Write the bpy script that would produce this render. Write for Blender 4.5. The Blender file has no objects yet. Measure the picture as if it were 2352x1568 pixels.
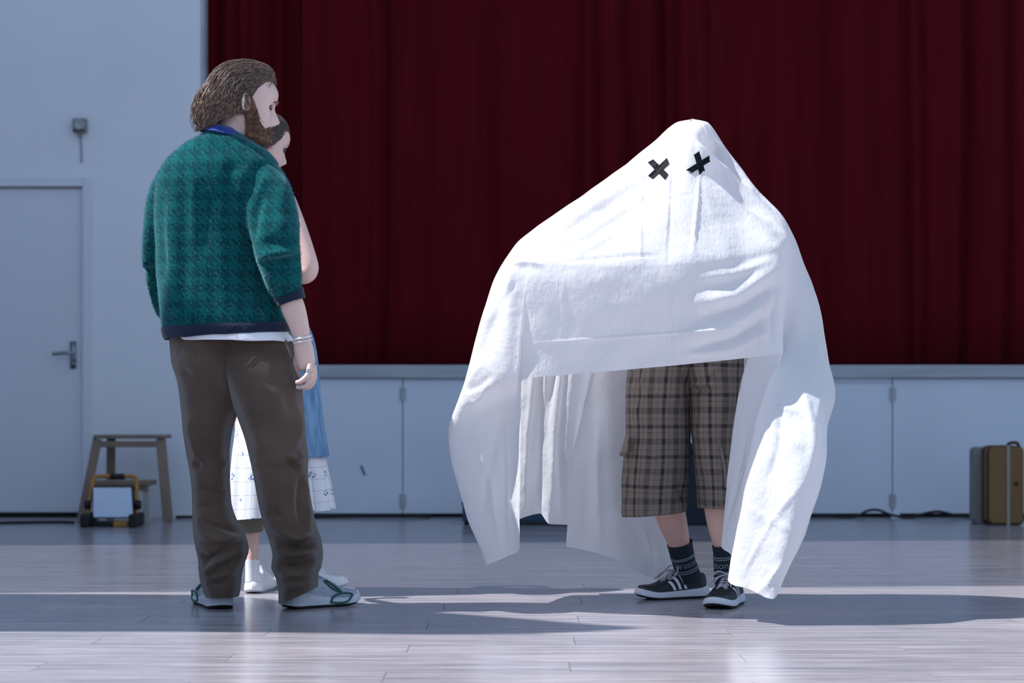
import bpy, bmesh, math, random
import numpy as np
from mathutils import Vector, noise
from mathutils.bvhtree import BVHTree
random.seed(7); RNG = np.random.default_rng(7)
R = math.radians
SC = bpy.context.scene
COL = SC.collection

# ------------------------------------------------------------------ camera, world, sun, exposure
F, CY, CZ, HY = 4600.0, -6.667, 0.675, 934.0          # focal length in px, camera y, camera height, horizon row
cam = bpy.data.cameras.new('camera'); co = bpy.data.objects.new('camera', cam); COL.objects.link(co)
co.location = (0, CY, CZ); co.rotation_euler = (R(90), 0, 0)
cam.sensor_width = 36; cam.lens = F/2352*36; cam.shift_y = (HY-784)/2352
cam.dof.use_dof = True; cam.dof.focus_distance = 6.7; cam.dof.aperture_fstop = 3.2
SC.camera = co
W = bpy.data.worlds.new('world'); SC.world = W; W.use_nodes = True
W.node_tree.nodes['Background'].inputs[0].default_value = (0.50, 0.70, 1.0, 1)
W.node_tree.nodes['Background'].inputs[1].default_value = 0.82
sun = bpy.data.lights.new('sun', 'SUN'); sun.energy = 7.0; sun.angle = R(0.6); sun.color = (1.0, 0.97, 0.95)
so = bpy.data.objects.new('sun', sun); COL.objects.link(so)
SUN = Vector((1.32, 0.10, -1.83))
so.rotation_euler = SUN.to_track_quat('-Z', 'Y').to_euler(); so.location = (-6, 2, 9)
SC.view_settings.view_transform = 'Standard'; SC.view_settings.look = 'None'
SC.view_settings.gamma = 1; SC.view_settings.exposure = 0.0; SC.view_settings.use_curve_mapping = False

# ------------------------------------------------------------------ helpers
def P(px, py, Y):                                     # a point of the place from its row, column and depth
    d = Y-CY
    return np.array([(px-1176)*d/F, Y, CZ-(py-HY)*d/F])
def PX(v):                                            # the reverse, for arrays of points
    d = v[..., 1]-CY
    return 1176+v[..., 0]*F/d, HY-(v[..., 2]-CZ)*F/d
def pchip(x, y, xq):
    x = np.asarray(x, float); y = np.asarray(y, float); xq = np.asarray(xq, float)
    sh = y.shape; y = y.reshape(len(x), -1)
    h = np.diff(x)[:, None]; dl = np.diff(y, axis=0)/h
    m = np.zeros_like(y); m[0] = dl[0]; m[-1] = dl[-1]
    if len(x) > 2:
        w1 = 2*h[1:]+h[:-1]; w2 = h[1:]+2*h[:-1]
        ok = dl[1:]*dl[:-1] > 0
        with np.errstate(divide='ignore', invalid='ignore'):
            mm = (w1+w2)/(w1/dl[:-1]+w2/dl[1:])
        m[1:-1] = np.where(ok, mm, 0)
    i = np.clip(np.searchsorted(x, xq, side='right')-1, 0, len(x)-2)
    hh = h[i]; t = ((xq-x[i])[:, None])/hh
    r = (2*t**3-3*t**2+1)*y[i]+(t**3-2*t**2+t)*hh*m[i]+(-2*t**3+3*t**2)*y[i+1]+(t**3-t**2)*hh*m[i+1]
    return r.reshape((len(xq),)+sh[1:])
def catmull(pts, n):                                  # smooth curve through points
    p = np.asarray(pts, float)
    if len(p) == 2: return p[0]+(p[1]-p[0])*np.linspace(0, 1, n)[:, None]
    e = np.vstack([2*p[0]-p[1], p, 2*p[-1]-p[-2]])
    t = np.linspace(0, len(p)-1, n); i = np.minimum(t.astype(int), len(p)-2); f = (t-i)[:, None]
    a, b, c, d = e[i], e[i+1], e[i+2], e[i+3]
    return .5*(2*b+(c-a)*f+(2*a-5*b+4*c-d)*f**2+(3*b-a-3*c+d)*f**3)
def link(name, me, mat=None, parent=None):
    o = bpy.data.objects.new(name, me); COL.objects.link(o)
    if mat is not None: me.materials.append(mat)
    if parent is not None: o.parent = parent
    return o
def mesh(name, V, Fc, mat=None, parent=None, smooth=True, uv=None):
    me = bpy.data.meshes.new(name)
    me.from_pydata([tuple(map(float, v)) for v in V], [], [tuple(f) for f in Fc])
    if uv is not None:
        l = me.uv_layers.new(name='UVMap'); vi = np.zeros(len(me.loops), int); me.loops.foreach_get('vertex_index', vi)
        l.data.foreach_set('uv', np.asarray(uv, np.float32)[vi].ravel())
    if smooth: me.polygons.foreach_set('use_smooth', [True]*len(me.polygons))
    me.update()
    return link(name, me, mat, parent)
def tag(o, label=None, cat=None, group=None, kind=None):
    for k, v in (('label', label), ('category', cat), ('group', group), ('kind', kind)):
        if v: o[k] = v
    return o
def empty(name, loc, label, cat, group=None):
    o = bpy.data.objects.new(name, None); COL.objects.link(o); o['root'] = 0; del o['root']
    tag(o, label, cat, group); o.empty_display_size = .1
    return o
def gfaces(m, n, closed=True, off=0):
    f = []
    for i in range(m-1):
        for j in range(n if closed else n-1):
            k = (j+1) % n
            f.append((off+i*n+j, off+i*n+k, off+(i+1)*n+k, off+(i+1)*n+j))
    return f
def gnormals(V, closed=True):
    du = np.roll(V, -1, 1)-np.roll(V, 1, 1)
    if not closed: du[:, 0] = V[:, 1]-V[:, 0]; du[:, -1] = V[:, -1]-V[:, -2]
    dv = np.gradient(V, axis=0)
    n = np.cross(du, dv); return n/np.maximum(np.linalg.norm(n, axis=2, keepdims=True), 1e-9)
def seg_dist(x, y, pl):                               # distance to a line and how far along it (0..1)
    best = np.full(x.shape, 1e9); pos = np.zeros(x.shape); acc = 0.0
    tot = sum(math.hypot(b[0]-a[0], b[1]-a[1]) for a, b in zip(pl[:-1], pl[1:]))
    for (ax, ay), (bx, by) in zip(pl[:-1], pl[1:]):
        vx, vy = bx-ax, by-ay; L = vx*vx+vy*vy+1e-9
        t = np.clip(((x-ax)*vx+(y-ay)*vy)/L, 0, 1); d = np.hypot(x-ax-t*vx, y-ay-t*vy)
        c = d < best; best = np.where(c, d, best); pos = np.where(c, (acc+t*math.sqrt(L))/tot, pos); acc += math.sqrt(L)
    return best, pos
def folds(V, strokes, closed=True, out=None):         # raises ridges (amp > 0) and grooves on the side that faces the hall
    N = gnormals(V, closed)
    if out is not None:
        s = np.sign(((V-out)*N).sum(2, keepdims=True)); N = N*np.where(s == 0, 1, s)
    else: N = N*np.where(N[..., 1:2] > 0, -1, 1)
    x, y = PX(V); w = np.clip(-N[..., 1]*2.5, 0, 1) if out is not None else 1
    D = np.zeros(x.shape)
    for pl, wd, amp in strokes:
        d, t = seg_dist(x, y, pl); D += amp*np.exp(-(d/wd)**2)*np.clip(np.sin(np.pi*t)*1.25, 0, 1)
    return V+N*(D*w)[..., None]
def wob(V, amp, sc, closed=True, seed=0, st=(1, 1, 1)):
    N = gnormals(V, closed); out = V.copy()
    for i in range(V.shape[0]):
        for j in range(V.shape[1]):
            p = V[i, j]; out[i, j] += N[i, j]*amp*noise.noise(Vector((p[0]*sc*st[0]+seed, p[1]*sc*st[1], p[2]*sc*st[2])))
    return out
def gridobj(name, V, mat, parent=None, closed=True, caps=False, smooth=True):
    m, n = V.shape[:2]
    vv = V.reshape(-1, 3); f = gfaces(m, n, closed)
    ul = np.linalg.norm(np.roll(V, -1, 1)-V, axis=2); ul = np.cumsum(ul, 1)-ul; ul = np.broadcast_to(np.median(ul, 0), ul.shape)
    vl = np.linalg.norm(np.diff(V, axis=0), axis=2).mean(1); vl = np.concatenate([[0], np.cumsum(vl)])
    uv = np.stack([ul, np.broadcast_to(vl[:, None], ul.shape)], 2).reshape(-1, 2)
    if caps:
        vv = np.vstack([vv, V[0].mean(0), V[-1].mean(0)]); uv = np.vstack([uv, [0, 0], [0, 0]])
        a = m*n
        for j in range(n):
            k = (j+1) % n; f.append((a, k, j)); f.append((a+1, (m-1)*n+j, (m-1)*n+k))
    return mesh(name, vv, f, mat, parent, smooth, uv)
def rows(tab, m, n, shear=0.0, sq=1.0):               # tab: (py, pxL, pxR, Yc, ry[, tilt]) -> stacked rings
    t = np.array([list(r)+[0]*(6-len(r)) for r in tab], float)
    q = pchip(np.arange(len(t)), t, np.linspace(0, len(t)-1, m))
    a = np.linspace(0, 2*np.pi, n, endpoint=False)
    ca, sa = np.cos(a), np.sin(a)
    if sq != 1: ca = np.sign(ca)*abs(ca)**sq; sa = np.sign(sa)*abs(sa)**sq
    V = np.zeros((m, n, 3))
    for i, (py, l, r, Y, ry, ti) in enumerate(q):
        c = P((l+r)/2, py, Y); hw = (r-l)/2*(Y-CY)/F; tz = -ti/2*(Y-CY)/F
        V[i, :, 0] = c[0]+hw*ca; V[i, :, 1] = Y+ry*sa+shear*hw*ca; V[i, :, 2] = c[2]+tz*ca
    return V
def tubeV(pts, ra, rb=None, n=14, m=None, ref=(0, 1, 0)):
    p = np.asarray(pts, float); m = m or len(p)*4
    ra = np.broadcast_to(np.asarray(ra, float), (len(p),)); rb = ra if rb is None else np.broadcast_to(np.asarray(rb, float), (len(p),))
    c = catmull(p, m); tq = np.linspace(0, len(p)-1, m)
    A = pchip(np.arange(len(p)), ra, tq); B = pchip(np.arange(len(p)), rb, tq)
    T = np.gradient(c, axis=0); T /= np.maximum(np.linalg.norm(T, axis=1, keepdims=True), 1e-9)
    rf = np.asarray(ref, float); s = np.cross(T, rf); s /= np.maximum(np.linalg.norm(s, axis=1, keepdims=True), 1e-9)
    b = np.cross(s, T); a = np.linspace(0, 2*np.pi, n, endpoint=False)
    return c[:, None]+s[:, None]*(A[:, None]*np.cos(a))[..., None]+b[:, None]*(B[:, None]*np.sin(a))[..., None]
def pxtube(tab, n=20, m=None, kd=1.0, ref=(0, 1, 0)): # (px, py, Y, radius in px)
    return tubeV([P(*t[:3]) for t in tab], [t[3]*(t[2]-CY)/F for t in tab], [kd*t[3]*(t[2]-CY)/F for t in tab], n, m, ref)
class MB:                                             # collects shapes for one mesh
    def __init__(s): s.v = []; s.f = []
    def add(s, V, Fc):
        o = len(s.v); s.v += [tuple(x) for x in V]; s.f += [tuple(o+i for i in f) for f in Fc]; return s
    def grid(s, V, closed=True, caps=True):
        m, n = V.shape[:2]; vv = V.reshape(-1, 3); f = gfaces(m, n, closed)
        if caps:
            vv = np.vstack([vv, V[0].mean(0), V[-1].mean(0)]); a = m*n
            for j in range(n):
                k = (j+1) % n; f.append((a, k, j)); f.append((a+1, (m-1)*n+j, (m-1)*n+k))
        return s.add(vv, f)
    def box(s, a, b, bev=0.0):
        x0, y0, z0 = a; x1, y1, z1 = b
        v = [(x0, y0, z0), (x1, y0, z0), (x1, y1, z0), (x0, y1, z0), (x0, y0, z1), (x1, y0, z1), (x1, y1, z1), (x0, y1, z1)]
        return s.add(v, [(0, 3, 2, 1), (4, 5, 6, 7), (0, 1, 5, 4), (1, 2, 6, 5), (2, 3, 7, 6), (3, 0, 4, 7)])
    def tube(s, pts, r, n=8, m=None, ref=(0, 0, 1), caps=True): return s.grid(tubeV(pts, r, None, n, m, ref), True, caps)
    def obj(s, name, mat, parent=None, smooth=False, bev=0.0):
        o = mesh(name, s.v, s.f, mat, parent, smooth)
        if bev:
            b = o.modifiers.new('bevel', 'BEVEL'); b.width = bev; b.segments = 2; b.limit_method = 'ANGLE'
        return o
def beam(p, q, w, h, up=(0, 1, 0)):                   # a rectangular bar from p to q
    p, q = np.asarray(p, float), np.asarray(q, float); t = q-p; t /= np.linalg.norm(t)
    s = np.cross(t, up); s /= np.linalg.norm(s); u = np.cross(s, t)
    V = [c+s*a*w/2+u*b*h/2 for c in (p, q) for a, b in ((-1, -1), (1, -1), (1, 1), (-1, 1))]
    return V, [(0, 3, 2, 1), (4, 5, 6, 7), (0, 1, 5, 4), (1, 2, 6, 5), (2, 3, 7, 6), (3, 0, 4, 7)]
def remeshed(name, mb, voxel, mat, parent, smooth_it=4, fac=.5):
    o = mesh(name+'_raw', mb.v, mb.f)
    r = o.modifiers.new('r', 'REMESH'); r.mode = 'VOXEL'; r.voxel_size = voxel
    s = o.modifiers.new('s', 'SMOOTH'); s.iterations = smooth_it; s.factor = fac
    dg = bpy.context.evaluated_depsgraph_get(); me = bpy.data.meshes.new_from_object(o.evaluated_get(dg))
    bpy.data.objects.remove(o); me.name = name
    me.polygons.foreach_set('use_smooth', [True]*len(me.polygons))
    return link(name, me, mat, parent)

# ------------------------------------------------------------------ materials
def srgb(c): return tuple(((x/255)/12.92 if x/255 <= .04045 else ((x/255+.055)/1.055)**2.4) for x in c)
class NT:
    def __init__(s, name):
        s.m = bpy.data.materials.new(name); s.m.use_nodes = True; s.t = s.m.node_tree; s.b = s.t.nodes['Principled BSDF']
    def n(s, typ, **kw):
        d = s.t.nodes.new(typ); ins = kw.pop('ins', {})
        for k, v in kw.items(): setattr(d, k, v)
        for k, v in ins.items():
            if isinstance(v, bpy.types.NodeSocket): s.t.links.new(v, d.inputs[k])
            else: d.inputs[k].default_value = v
        return d
    def l(s, a, b): s.t.links.new(a, b)
    def mth(s, op, a, b=0.0, c=0.0):
        return s.n('ShaderNodeMath', operation=op, ins={0: a, 1: b, 2: c}).outputs[0]
    def mix(s, f, a, b):
        d = s.n('ShaderNodeMix', data_type='RGBA')
        for i, v in ((0, f), (6, a), (7, b)):
            if isinstance(v, bpy.types.NodeSocket): s.l(v, d.inputs[i])
            else: d.inputs[i].default_value = v if i == 0 else (*v[:3], 1)
        return d.outputs[2]
    def coord(s, kind='Object', scale=(1, 1, 1)):
        c = s.n('ShaderNodeTexCoord').outputs[kind]
        return s.n('ShaderNodeMapping', ins={0: c, 3: scale}).outputs[0]
    def noise(s, vec, scale, detail=3, rough=.5): return s.n('ShaderNodeTexNoise', ins={'Vector': vec, 'Scale': scale, 'Detail': detail, 'Roughness': rough}).outputs[0]
    def ramp(s, f, pts, const=False):
        r = s.n('ShaderNodeValToRGB', ins={0: f}); e = r.color_ramp.elements
        if const: r.color_ramp.interpolation = 'CONSTANT'
        while len(e) < len(pts): e.new(.5)
        for k, (p, c) in enumerate(pts): e[k].position = p; e[k].color = (c, c, c, 1) if not isinstance(c, tuple) else (*c[:3], 1)
        return r.outputs[0]
    def bump(s, h, strength=.3, dist=.01):
        b = s.n('ShaderNodeBump', ins={'Strength': strength, 'Distance': dist, 'Height': h}); s.l(b.outputs[0], s.b.inputs['Normal']); return b.outputs[0]
def mat(name, col, rough=.6, var=0.0, vs=8, bump=0.0, bs=60, sheen=0.0, metal=0.0, scale=(1, 1, 1), spec=None, sss=0.0):
    t = NT(name); c = srgb(col); t.b.inputs['Roughness'].default_value = rough; t.b.inputs['Metallic'].default_value = metal
    if spec is not None: t.b.inputs['Specular IOR Level'].default_value = spec
    if sheen: t.b.inputs['Sheen Weight'].default_value = sheen; t.b.inputs['Sheen Roughness'].default_value = .4
    if sss: t.b.inputs['Subsurface Weight'].default_value = sss; t.b.inputs['Subsurface Radius'].default_value = (.01, .004, .003)
    if var or bump: co_ = t.coord('Object', scale)
    if var:
        f = t.noise(co_, vs, 4); f = t.ramp(f, [(.3, 0.0), (.7, 1.0)])
        t.l(t.mix(f, tuple(x*(1-var) for x in c), tuple(min(1, x*(1+var)) for x in c)), t.b.inputs['Base Color'])
    else: t.b.inputs['Base Color'].default_value = (*c, 1)
    if bump: t.bump(t.noise(co_, bs, 3), bump)
    return t.m
M = {}
M['wall'] = mat('wall_paint', (226, 228, 234), .75, .03, 1.3, .05, 40)
M['apron'] = mat('apron_paint', (214, 219, 230), .55, .04, 1.5, .05, 30)
M['door'] = mat('door_paint', (216, 218, 226), .5, .03, 1.2)
M['trimgrey'] = mat('trim_grey', (170, 175, 182), .6, .12, 6, scale=(.3, 1, 3))
M['black'] = mat('black_rubber', (12, 12, 14), .6)
M['gap'] = mat('dark_gap', (8, 8, 10), .9)
M['steel'] = mat('brushed_steel', (150, 155, 160), .35, metal=.9)
M['boxgrey'] = mat('box_grey', (140, 138, 135), .5)
M['pine'] = mat('pine_wood', (132, 112, 98), .55, .15, 7, .05, 40, scale=(1, 1, .15))
M['yellow'] = mat('yellow_tube', (176, 122, 48), .45)
M['lens'] = mat('lamp_lens', (205, 218, 240), .25, .03, 30)
M['tub'] = mat('blue_paint', (20, 58, 84), .45, .08, 4)
M['navybox'] = mat('navy_cloth', (17, 27, 42), .7, .1, 4)
M['case'] = mat('brown_card', (128, 92, 48), .6, .18, 5, .06, 30, scale=(1, 1, .3))
M['caseedge'] = mat('dark_brown_edge', (62, 40, 22), .6)
M['strap'] = mat('pale_strap', (150, 140, 128), .7)
M['caseside'] = mat('grey_side', (138, 132, 134), .6)
M['skin'] = mat('skin', (226, 192, 182), .5, .05, 14, .03, 120, sss=.12)
M['skin_w'] = mat('skin_pale', (236, 196, 184), .5, .04, 14, sss=.12)
M['leg'] = mat('skin_leg', (222, 178, 164), .5, .05, 14, sss=.1)
M['lip'] = mat('lip', (190, 120, 118), .45)
M['eye'] = mat('eye_white', (70, 60, 60), .2)
M['iris'] = mat('iris', (60, 70, 80), .15)
def hairmat(name, a, b, rough=.38):
    t = NT(name); u = t.coord('Object', (30, 30, 30)); f = t.ramp(t.noise(u, 3, 3), [(.3, 0.0), (.7, 1.0)])
    t.l(t.mix(f, srgb(a), srgb(b)), t.b.inputs['Base Color']); t.b.inputs['Roughness'].default_value = rough
    t.b.inputs['Sheen Weight'].default_value = .25; return t.m
M['hair'] = hairmat('brown_hair', (56, 40, 33), (140, 106, 86), .32)
M['hairbase'] = hairmat('brown_hair_root', (40, 28, 24), (70, 50, 40), .6)
M['beard'] = hairmat('ginger_beard', (74, 44, 28), (140, 88, 56), .5)
M['hair_w'] = hairmat('dark_hair', (44, 36, 38), (92, 78, 78))
M['white'] = mat('white_cotton', (238, 240, 246), .8, .02, 8, .08, 200, sheen=.1)
M['silver'] = mat('silver', (225, 225, 228), .22, metal=1.0)
M['pearl'] = mat('pearl', (238, 234, 232), .25)
M['wshoe'] = mat('white_leather', (244, 246, 250), .4, .02, 10)
M['gshoe'] = mat('silver_mesh', (166, 174, 190), .45, .06, 60, .1, 300)
M['gsole'] = mat('pale_grey_foam', (206, 209, 220), .5, .03, 20)
M['green'] = mat('deep_green', (28, 92, 84), .4)
M['nshoe'] = mat('navy_mesh', (24, 30, 42), .55, .12, 40, .15, 300)
M['stripe'] = mat('white_stripe', (226, 230, 236), .5)
M['lace'] = mat('grey_lace', (176, 174, 184), .8, .06, 80)
M['sock'] = mat('dark_sock', (18, 32, 40), .85, .08, 60, .15, 300)
M['sockline'] = mat('sock_line', (120, 134, 142), .8)
M['tape'] = mat('black_tape', (9, 11, 19), .65, .2, 40, .06, 90, spec=.12)
M['khaki'] = mat('khaki_cotton', (122, 116, 104), .85, .06, 10)
def denim():
    t = NT('blue_denim'); u = t.coord('Object', (14, 14, 3)); f = t.noise(u, 3, 4)
    t.l(t.mix(t.ramp(f, [(.3, 0.0), (.7, 1.0)]), srgb((78, 122, 166)), srgb((134, 176, 212))), t.b.inputs['Base Color'])
    t.b.inputs['Roughness'].default_value = .85; t.bump(f, .4, .02); return t.m
M['denim'] = denim()
def sweater_mat():
    t = NT('teal_wool'); u = t.coord('Object', (1/.05, 1, 1/.05)); sp0 = t.n('ShaderNodeSeparateXYZ', ins={0: u}); sp = t.n('ShaderNodeSeparateXYZ', ins={0: t.n('ShaderNodeCombineXYZ', ins={0: sp0.outputs[0], 1: sp0.outputs[2]}).outputs[0]})
    a = t.mth('LESS_THAN', t.mth('FRACT', sp.outputs[0]), .5); b = t.mth('LESS_THAN', t.mth('FRACT', sp.outputs[1]), .5)
    d = t.mth('LESS_THAN', t.mth('FRACT', t.mth('MULTIPLY', t.mth('ADD', sp.outputs[0], sp.outputs[1]), 2.0)), .5)
    eq = t.mth('COMPARE', a, b, .1); h = t.mth('ADD', t.mth('MULTIPLY', eq, a), t.mth('MULTIPLY', t.mth('SUBTRACT', 1.0, eq), d))
    o = t.coord('Object'); n1 = t.noise(o, 70, 2); h2 = t.mth('MULTIPLY', h, t.ramp(n1, [(.3, .5), (.6, 1.0)]))
    c = t.mix(h2, srgb((7, 84, 86)), srgb((4, 58, 63)))
    c = t.mix(t.ramp(t.noise(o, 260, 2), [(.52, 0.0), (.75, .4)]), c, srgb((36, 112, 120)))
    t.l(c, t.b.inputs['Base Color']); t.b.inputs['Roughness'].default_value = .95; t.b.inputs['Specular IOR Level'].default_value = .1
    t.b.inputs['Sheen Weight'].default_value = .6; t.b.inputs['Sheen Roughness'].default_value = .32; t.b.inputs['Sheen Tint'].default_value = (.45, .85, .92, 1)
    t.bump(t.noise(o, 420, 2), .4, .004); return t.m
M['sweater'] = sweater_mat()
M['fuzz'] = mat('wool_fibre', (60, 142, 152), .8, .3, 60, sheen=.6)
M['navyrib'] = mat('navy_rib', (8, 30, 58), .95, .2, 160, .5, 200, sheen=.3)
M['navyrib2'] = mat('blue_rib', (20, 52, 140), .95, .2, 160, .5, 200, sheen=.3)
def cord():
    t = NT('brown_corduroy'); u = t.coord('UV', (1/.0042, 1, 1)); sp = t.n('ShaderNodeSeparateXYZ', ins={0: u})
    w = t.mth('SINE', t.mth('MULTIPLY', sp.outputs[0], 6.2832)); o = t.coord('Object')
    f = t.ramp(t.noise(o, 6, 4), [(.3, 0.0), (.7, 1.0)])
    c = t.mix(f, srgb((80, 62, 50)), srgb((108, 86, 71))); c = t.mix(t.ramp(w, [(.0, .5), (.6, 0.0)]), c, srgb((50, 39, 31)))
    t.l(c, t.b.inputs['Base Color']); t.b.inputs['Roughness'].default_value = .7
    t.b.inputs['Sheen Weight'].default_value = .5; t.b.inputs['Sheen Roughness'].default_value = .3
    t.bump(w, .45, .003); return t.m
M['cord'] = cord()
def plaid():
    t = NT('brown_plaid'); u = t.coord('UV'); sp = t.n('ShaderNodeSeparateXYZ', ins={0: u})
    def S(x, per):
        f = t.mth('FRACT', t.mth('DIVIDE', x, per))
        return t.ramp(f, [(0, 0.0), (.10, .55), (.30, 0.0), (.46, .3), (.50, 0.0), (.66, .8), (.78, 0.0), (.90, .35), (.94, 0.0)], True)
    a, b = S(sp.outputs[0], .098), S(sp.outputs[1], .105)
    k = t.mth('MINIMUM', t.mth('ADD', t.mth('MULTIPLY', a, .75), t.mth('MULTIPLY', b, .62)), 1.0)
    tw = t.noise(t.coord('Object', (1, 1, 4)), 120, 2); base = t.mix(tw, srgb((108, 98, 91)), srgb((132, 121, 112)))
    t.l(t.mix(k, base, srgb((26, 25, 28))), t.b.inputs['Base Color']); t.b.inputs['Roughness'].default_value = .9
    t.bump(t.noise(t.coord('Object'), 260, 2), .25, .004); return t.m
M['plaid'] = plaid()
def floral():
    t = NT('white_floral'); u = t.coord('UV'); sp = t.n('ShaderNodeSeparateXYZ', ins={0: u})
    def L(x, per, w): return t.mth('LESS_THAN', t.mth('FRACT', t.mth('DIVIDE', x, per)), w)
    g = t.mth('MAXIMUM', L(sp.outputs[0], .040, .04), L(sp.outputs[1], .046, .04))
    gx = t.mth('FRACT', t.mth('DIVIDE', sp.outputs[0], .080)); row = t.mth('MODULO', t.mth('FLOOR', t.mth('DIVIDE', sp.outputs[1], .075)), 2.0)
    gx = t.mth('FRACT', t.mth('ADD', gx, t.mth('MULTIPLY', row, .5))); gy = t.mth('FRACT', t.mth('DIVIDE', sp.outputs[1], .075))
    dx = t.mth('MULTIPLY', t.mth('SUBTRACT', gx, .5), .080); dy = t.mth('MULTIPLY', t.mth('SUBTRACT', gy, .5), .075)
    d = t.mth('SQRT', t.mth('ADD', t.mth('MULTIPLY', dx, dx), t.mth('MULTIPLY', dy, dy)))
    fl = t.mth('MULTIPLY', t.mth('LESS_THAN', d, .0125), t.mth('GREATER_THAN', t.noise(t.coord('UV', (1, 1, 1)), 130, 1), .5))
    c = t.mix(t.mth('MULTIPLY', g, .55), srgb((232, 236, 244)), srgb((120, 128, 140))); c = t.mix(fl, c, srgb((96, 122, 168)))
    t.l(c, t.b.inputs['Base Color']); t.b.inputs['Roughness'].default_value = .85; return t.m
M['floral'] = floral()
def sheetmat():
    t = NT('white_sheet'); o = t.coord('Object'); sp = t.n('ShaderNodeSeparateXYZ', ins={0: o})
    wr = t.noise(t.coord('Object', (1, 1, 1)), 9, 5, .55); wr2 = t.noise(t.coord('Object', (3, 1, 1)), 40, 3)
    h = t.mth('ADD', t.mth('MULTIPLY', wr, 1.0), t.mth('MULTIPLY', wr2, .12))
    b = t.n('ShaderNodeBump', ins={'Strength': .55, 'Distance': .024, 'Height': h})
    df = t.n('ShaderNodeBsdfDiffuse', ins={0: (.83, .84, .86, 1), 'Normal': b.outputs[0]}); tr = t.n('ShaderNodeBsdfTranslucent', ins={0: (.90, .91, .95, 1), 'Normal': b.outputs[0]})
    mx = t.n('ShaderNodeMixShader', ins={0: .42, 1: df.outputs[0], 2: tr.outputs[0]})
    t.l(mx.outputs[0], t.t.nodes['Material Output'].inputs[0]); t.t.nodes.remove(t.b); return t.m
M['sheet'] = sheetmat()
def curtmat():
    t = NT('red_velvet'); o = t.coord('Object', (6, 6, .5)); f = t.noise(o, 3, 4)
    t.l(t.mix(f, srgb((70, 6, 13)), srgb((98, 11, 21))), t.b.inputs['Base Color']); t.b.inputs['Roughness'].default_value = .9
    t.b.inputs['Sheen Weight'].default_value = .08; t.b.inputs['Sheen Tint'].default_value = (.8, .1, .15, 1); t.b.inputs['Specular IOR Level'].default_value = .1
    t.bump(t.noise(t.coord('Object', (1, 1, .2)), 60, 2), .1); return t.m
M['curtain'] = curtmat()
def floormat():
    t = NT('floor_laminate'); o = t.coord('Object', (.55, 14, 1)); rnd = t.n('ShaderNodeObjectInfo').outputs['Random']
    off = t.n('ShaderNodeCombineXYZ', ins={0: t.mth('MULTIPLY', rnd, 37.0), 1: t.mth('MULTIPLY', rnd, 11.0)}).outputs[0]
    v = t.n('ShaderNodeVectorMath', operation='ADD', ins={0: o, 1: off}).outputs[0]
    f = t.noise(v, 3.2, 6, .62); g = t.noise(v, 14, 3, .6)
    c = t.mix(t.ramp(f, [(.32, 0.0), (.68, 1.0)]), srgb((128, 124, 130)), srgb((194, 190, 196)))
    c = t.mix(t.ramp(g, [(.36, .4), (.5, 0.0)]), c, srgb((86, 86, 92)))
    tint = t.mix(rnd, (.9, .9, .93), (1.04, 1.0, 1.0))
    c = t.n('ShaderNodeMix', data_type='RGBA', blend_type='MULTIPLY', ins={0: 1.0, 6: c, 7: tint}).outputs[2]
    t.l(c, t.b.inputs['Base Color']); t.l(t.ramp(f, [(.3, .15), (.7, .25)]), t.b.inputs['Roughness'])
    t.b.inputs['Specular IOR Level'].default_value = .5; t.bump(g, .04, .002); return t.m
M['floor'] = floormat()

# ------------------------------------------------------------------ the setting
WY = 5.57                                             # front plane of the end wall and of the stage
def wx(px): return (px-1176)*(WY-CY)/F
def wz(py): return CZ-(py-HY)*(WY-CY)/F
def struct(name, mb, m, parent=None, bev=0.0):
    o = mb.obj(name, m, parent, False, bev)
    if parent is None: o['kind'] = 'structure'
    return o
XE, ST = wx(460), .93                                 # wall edge, stage height
floor = struct('floor', MB().box((-3.6, -9, -.12), (7, WY+.2, -.014)), M['gap'])
PW = .195; nrow = 16; y0 = -1.95                      # near planks one by one
plank_meshes = []
for k in range(3):
    b = MB(); g = .0009; L = 1.38
    b.box((g, g, -.014), (L-g, PW-g, 0)); me_o = b.obj('plank', M['floor'], floor); plank_meshes.append(me_o.data); bpy.data.objects.remove(me_o)
cnt = 0
for r in range(nrow):
    x = -3.55+(r*.47) % 1.38-1.38
    while x < 3.2:
        if x > -3.59:
            o = bpy.data.objects.new('plank', plank_meshes[cnt % 3]); COL.objects.link(o); o.parent = floor; o.location = (x, y0+r*PW, 0); cnt += 1
        x += 1.38
yf = y0+nrow*PW
fb = MB()                                             # planks beyond telling apart, and those outside the picture
fb.box((-3.6, yf, -.014), (7, WY+.2, 0)).box((-3.6, -9, -.014), (7, y0, 0)).box((3.2, y0, -.014), (7, yf, 0))
far = fb.obj('plank_field', M['floor'], floor); far['kind'] = 'stuff'

DX1 = wx(187)
wl = MB(); TOP = 10.4; dz = wz(433)                    # end wall left of the stage with the door opening
wl.box((-3.6, WY, dz+.02), (XE, WY+.14, TOP)).box((DX1+.012, WY, 0), (XE, WY+.14, dz+.02)).box((-3.6, WY+.06, 0), (DX1+.012, WY+.14, dz+.02))
wb = struct('wall_back', wl, M['wall'])
sp = MB().box((XE-.02, WY+.02, ST), (XE+.022, WY+.15, TOP)); struct('trim_1', sp, M['trimgrey'])
struct('wall_stage_rear', MB().box((XE-.4, WY+.8, 0), (7, WY+.9, TOP)).box((-3.75, WY+.14, 0), (XE-.4, WY+1, TOP)), M['gap'])
d1 = struct('door_1', MB().box((-3.6, WY+.015, .03), (DX1, WY+.055, dz)), M['door'], bev=.003)
hx, hz = wx(168), wz(812)
hb = MB().box((hx-.02, WY+.004, hz-.09), (hx+.016, WY+.015, hz+.075)); hb.tube([(hx, WY+.01, hz), (hx, WY-.045, hz)], .011, 10, 4, (0, 0, 1))
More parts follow.
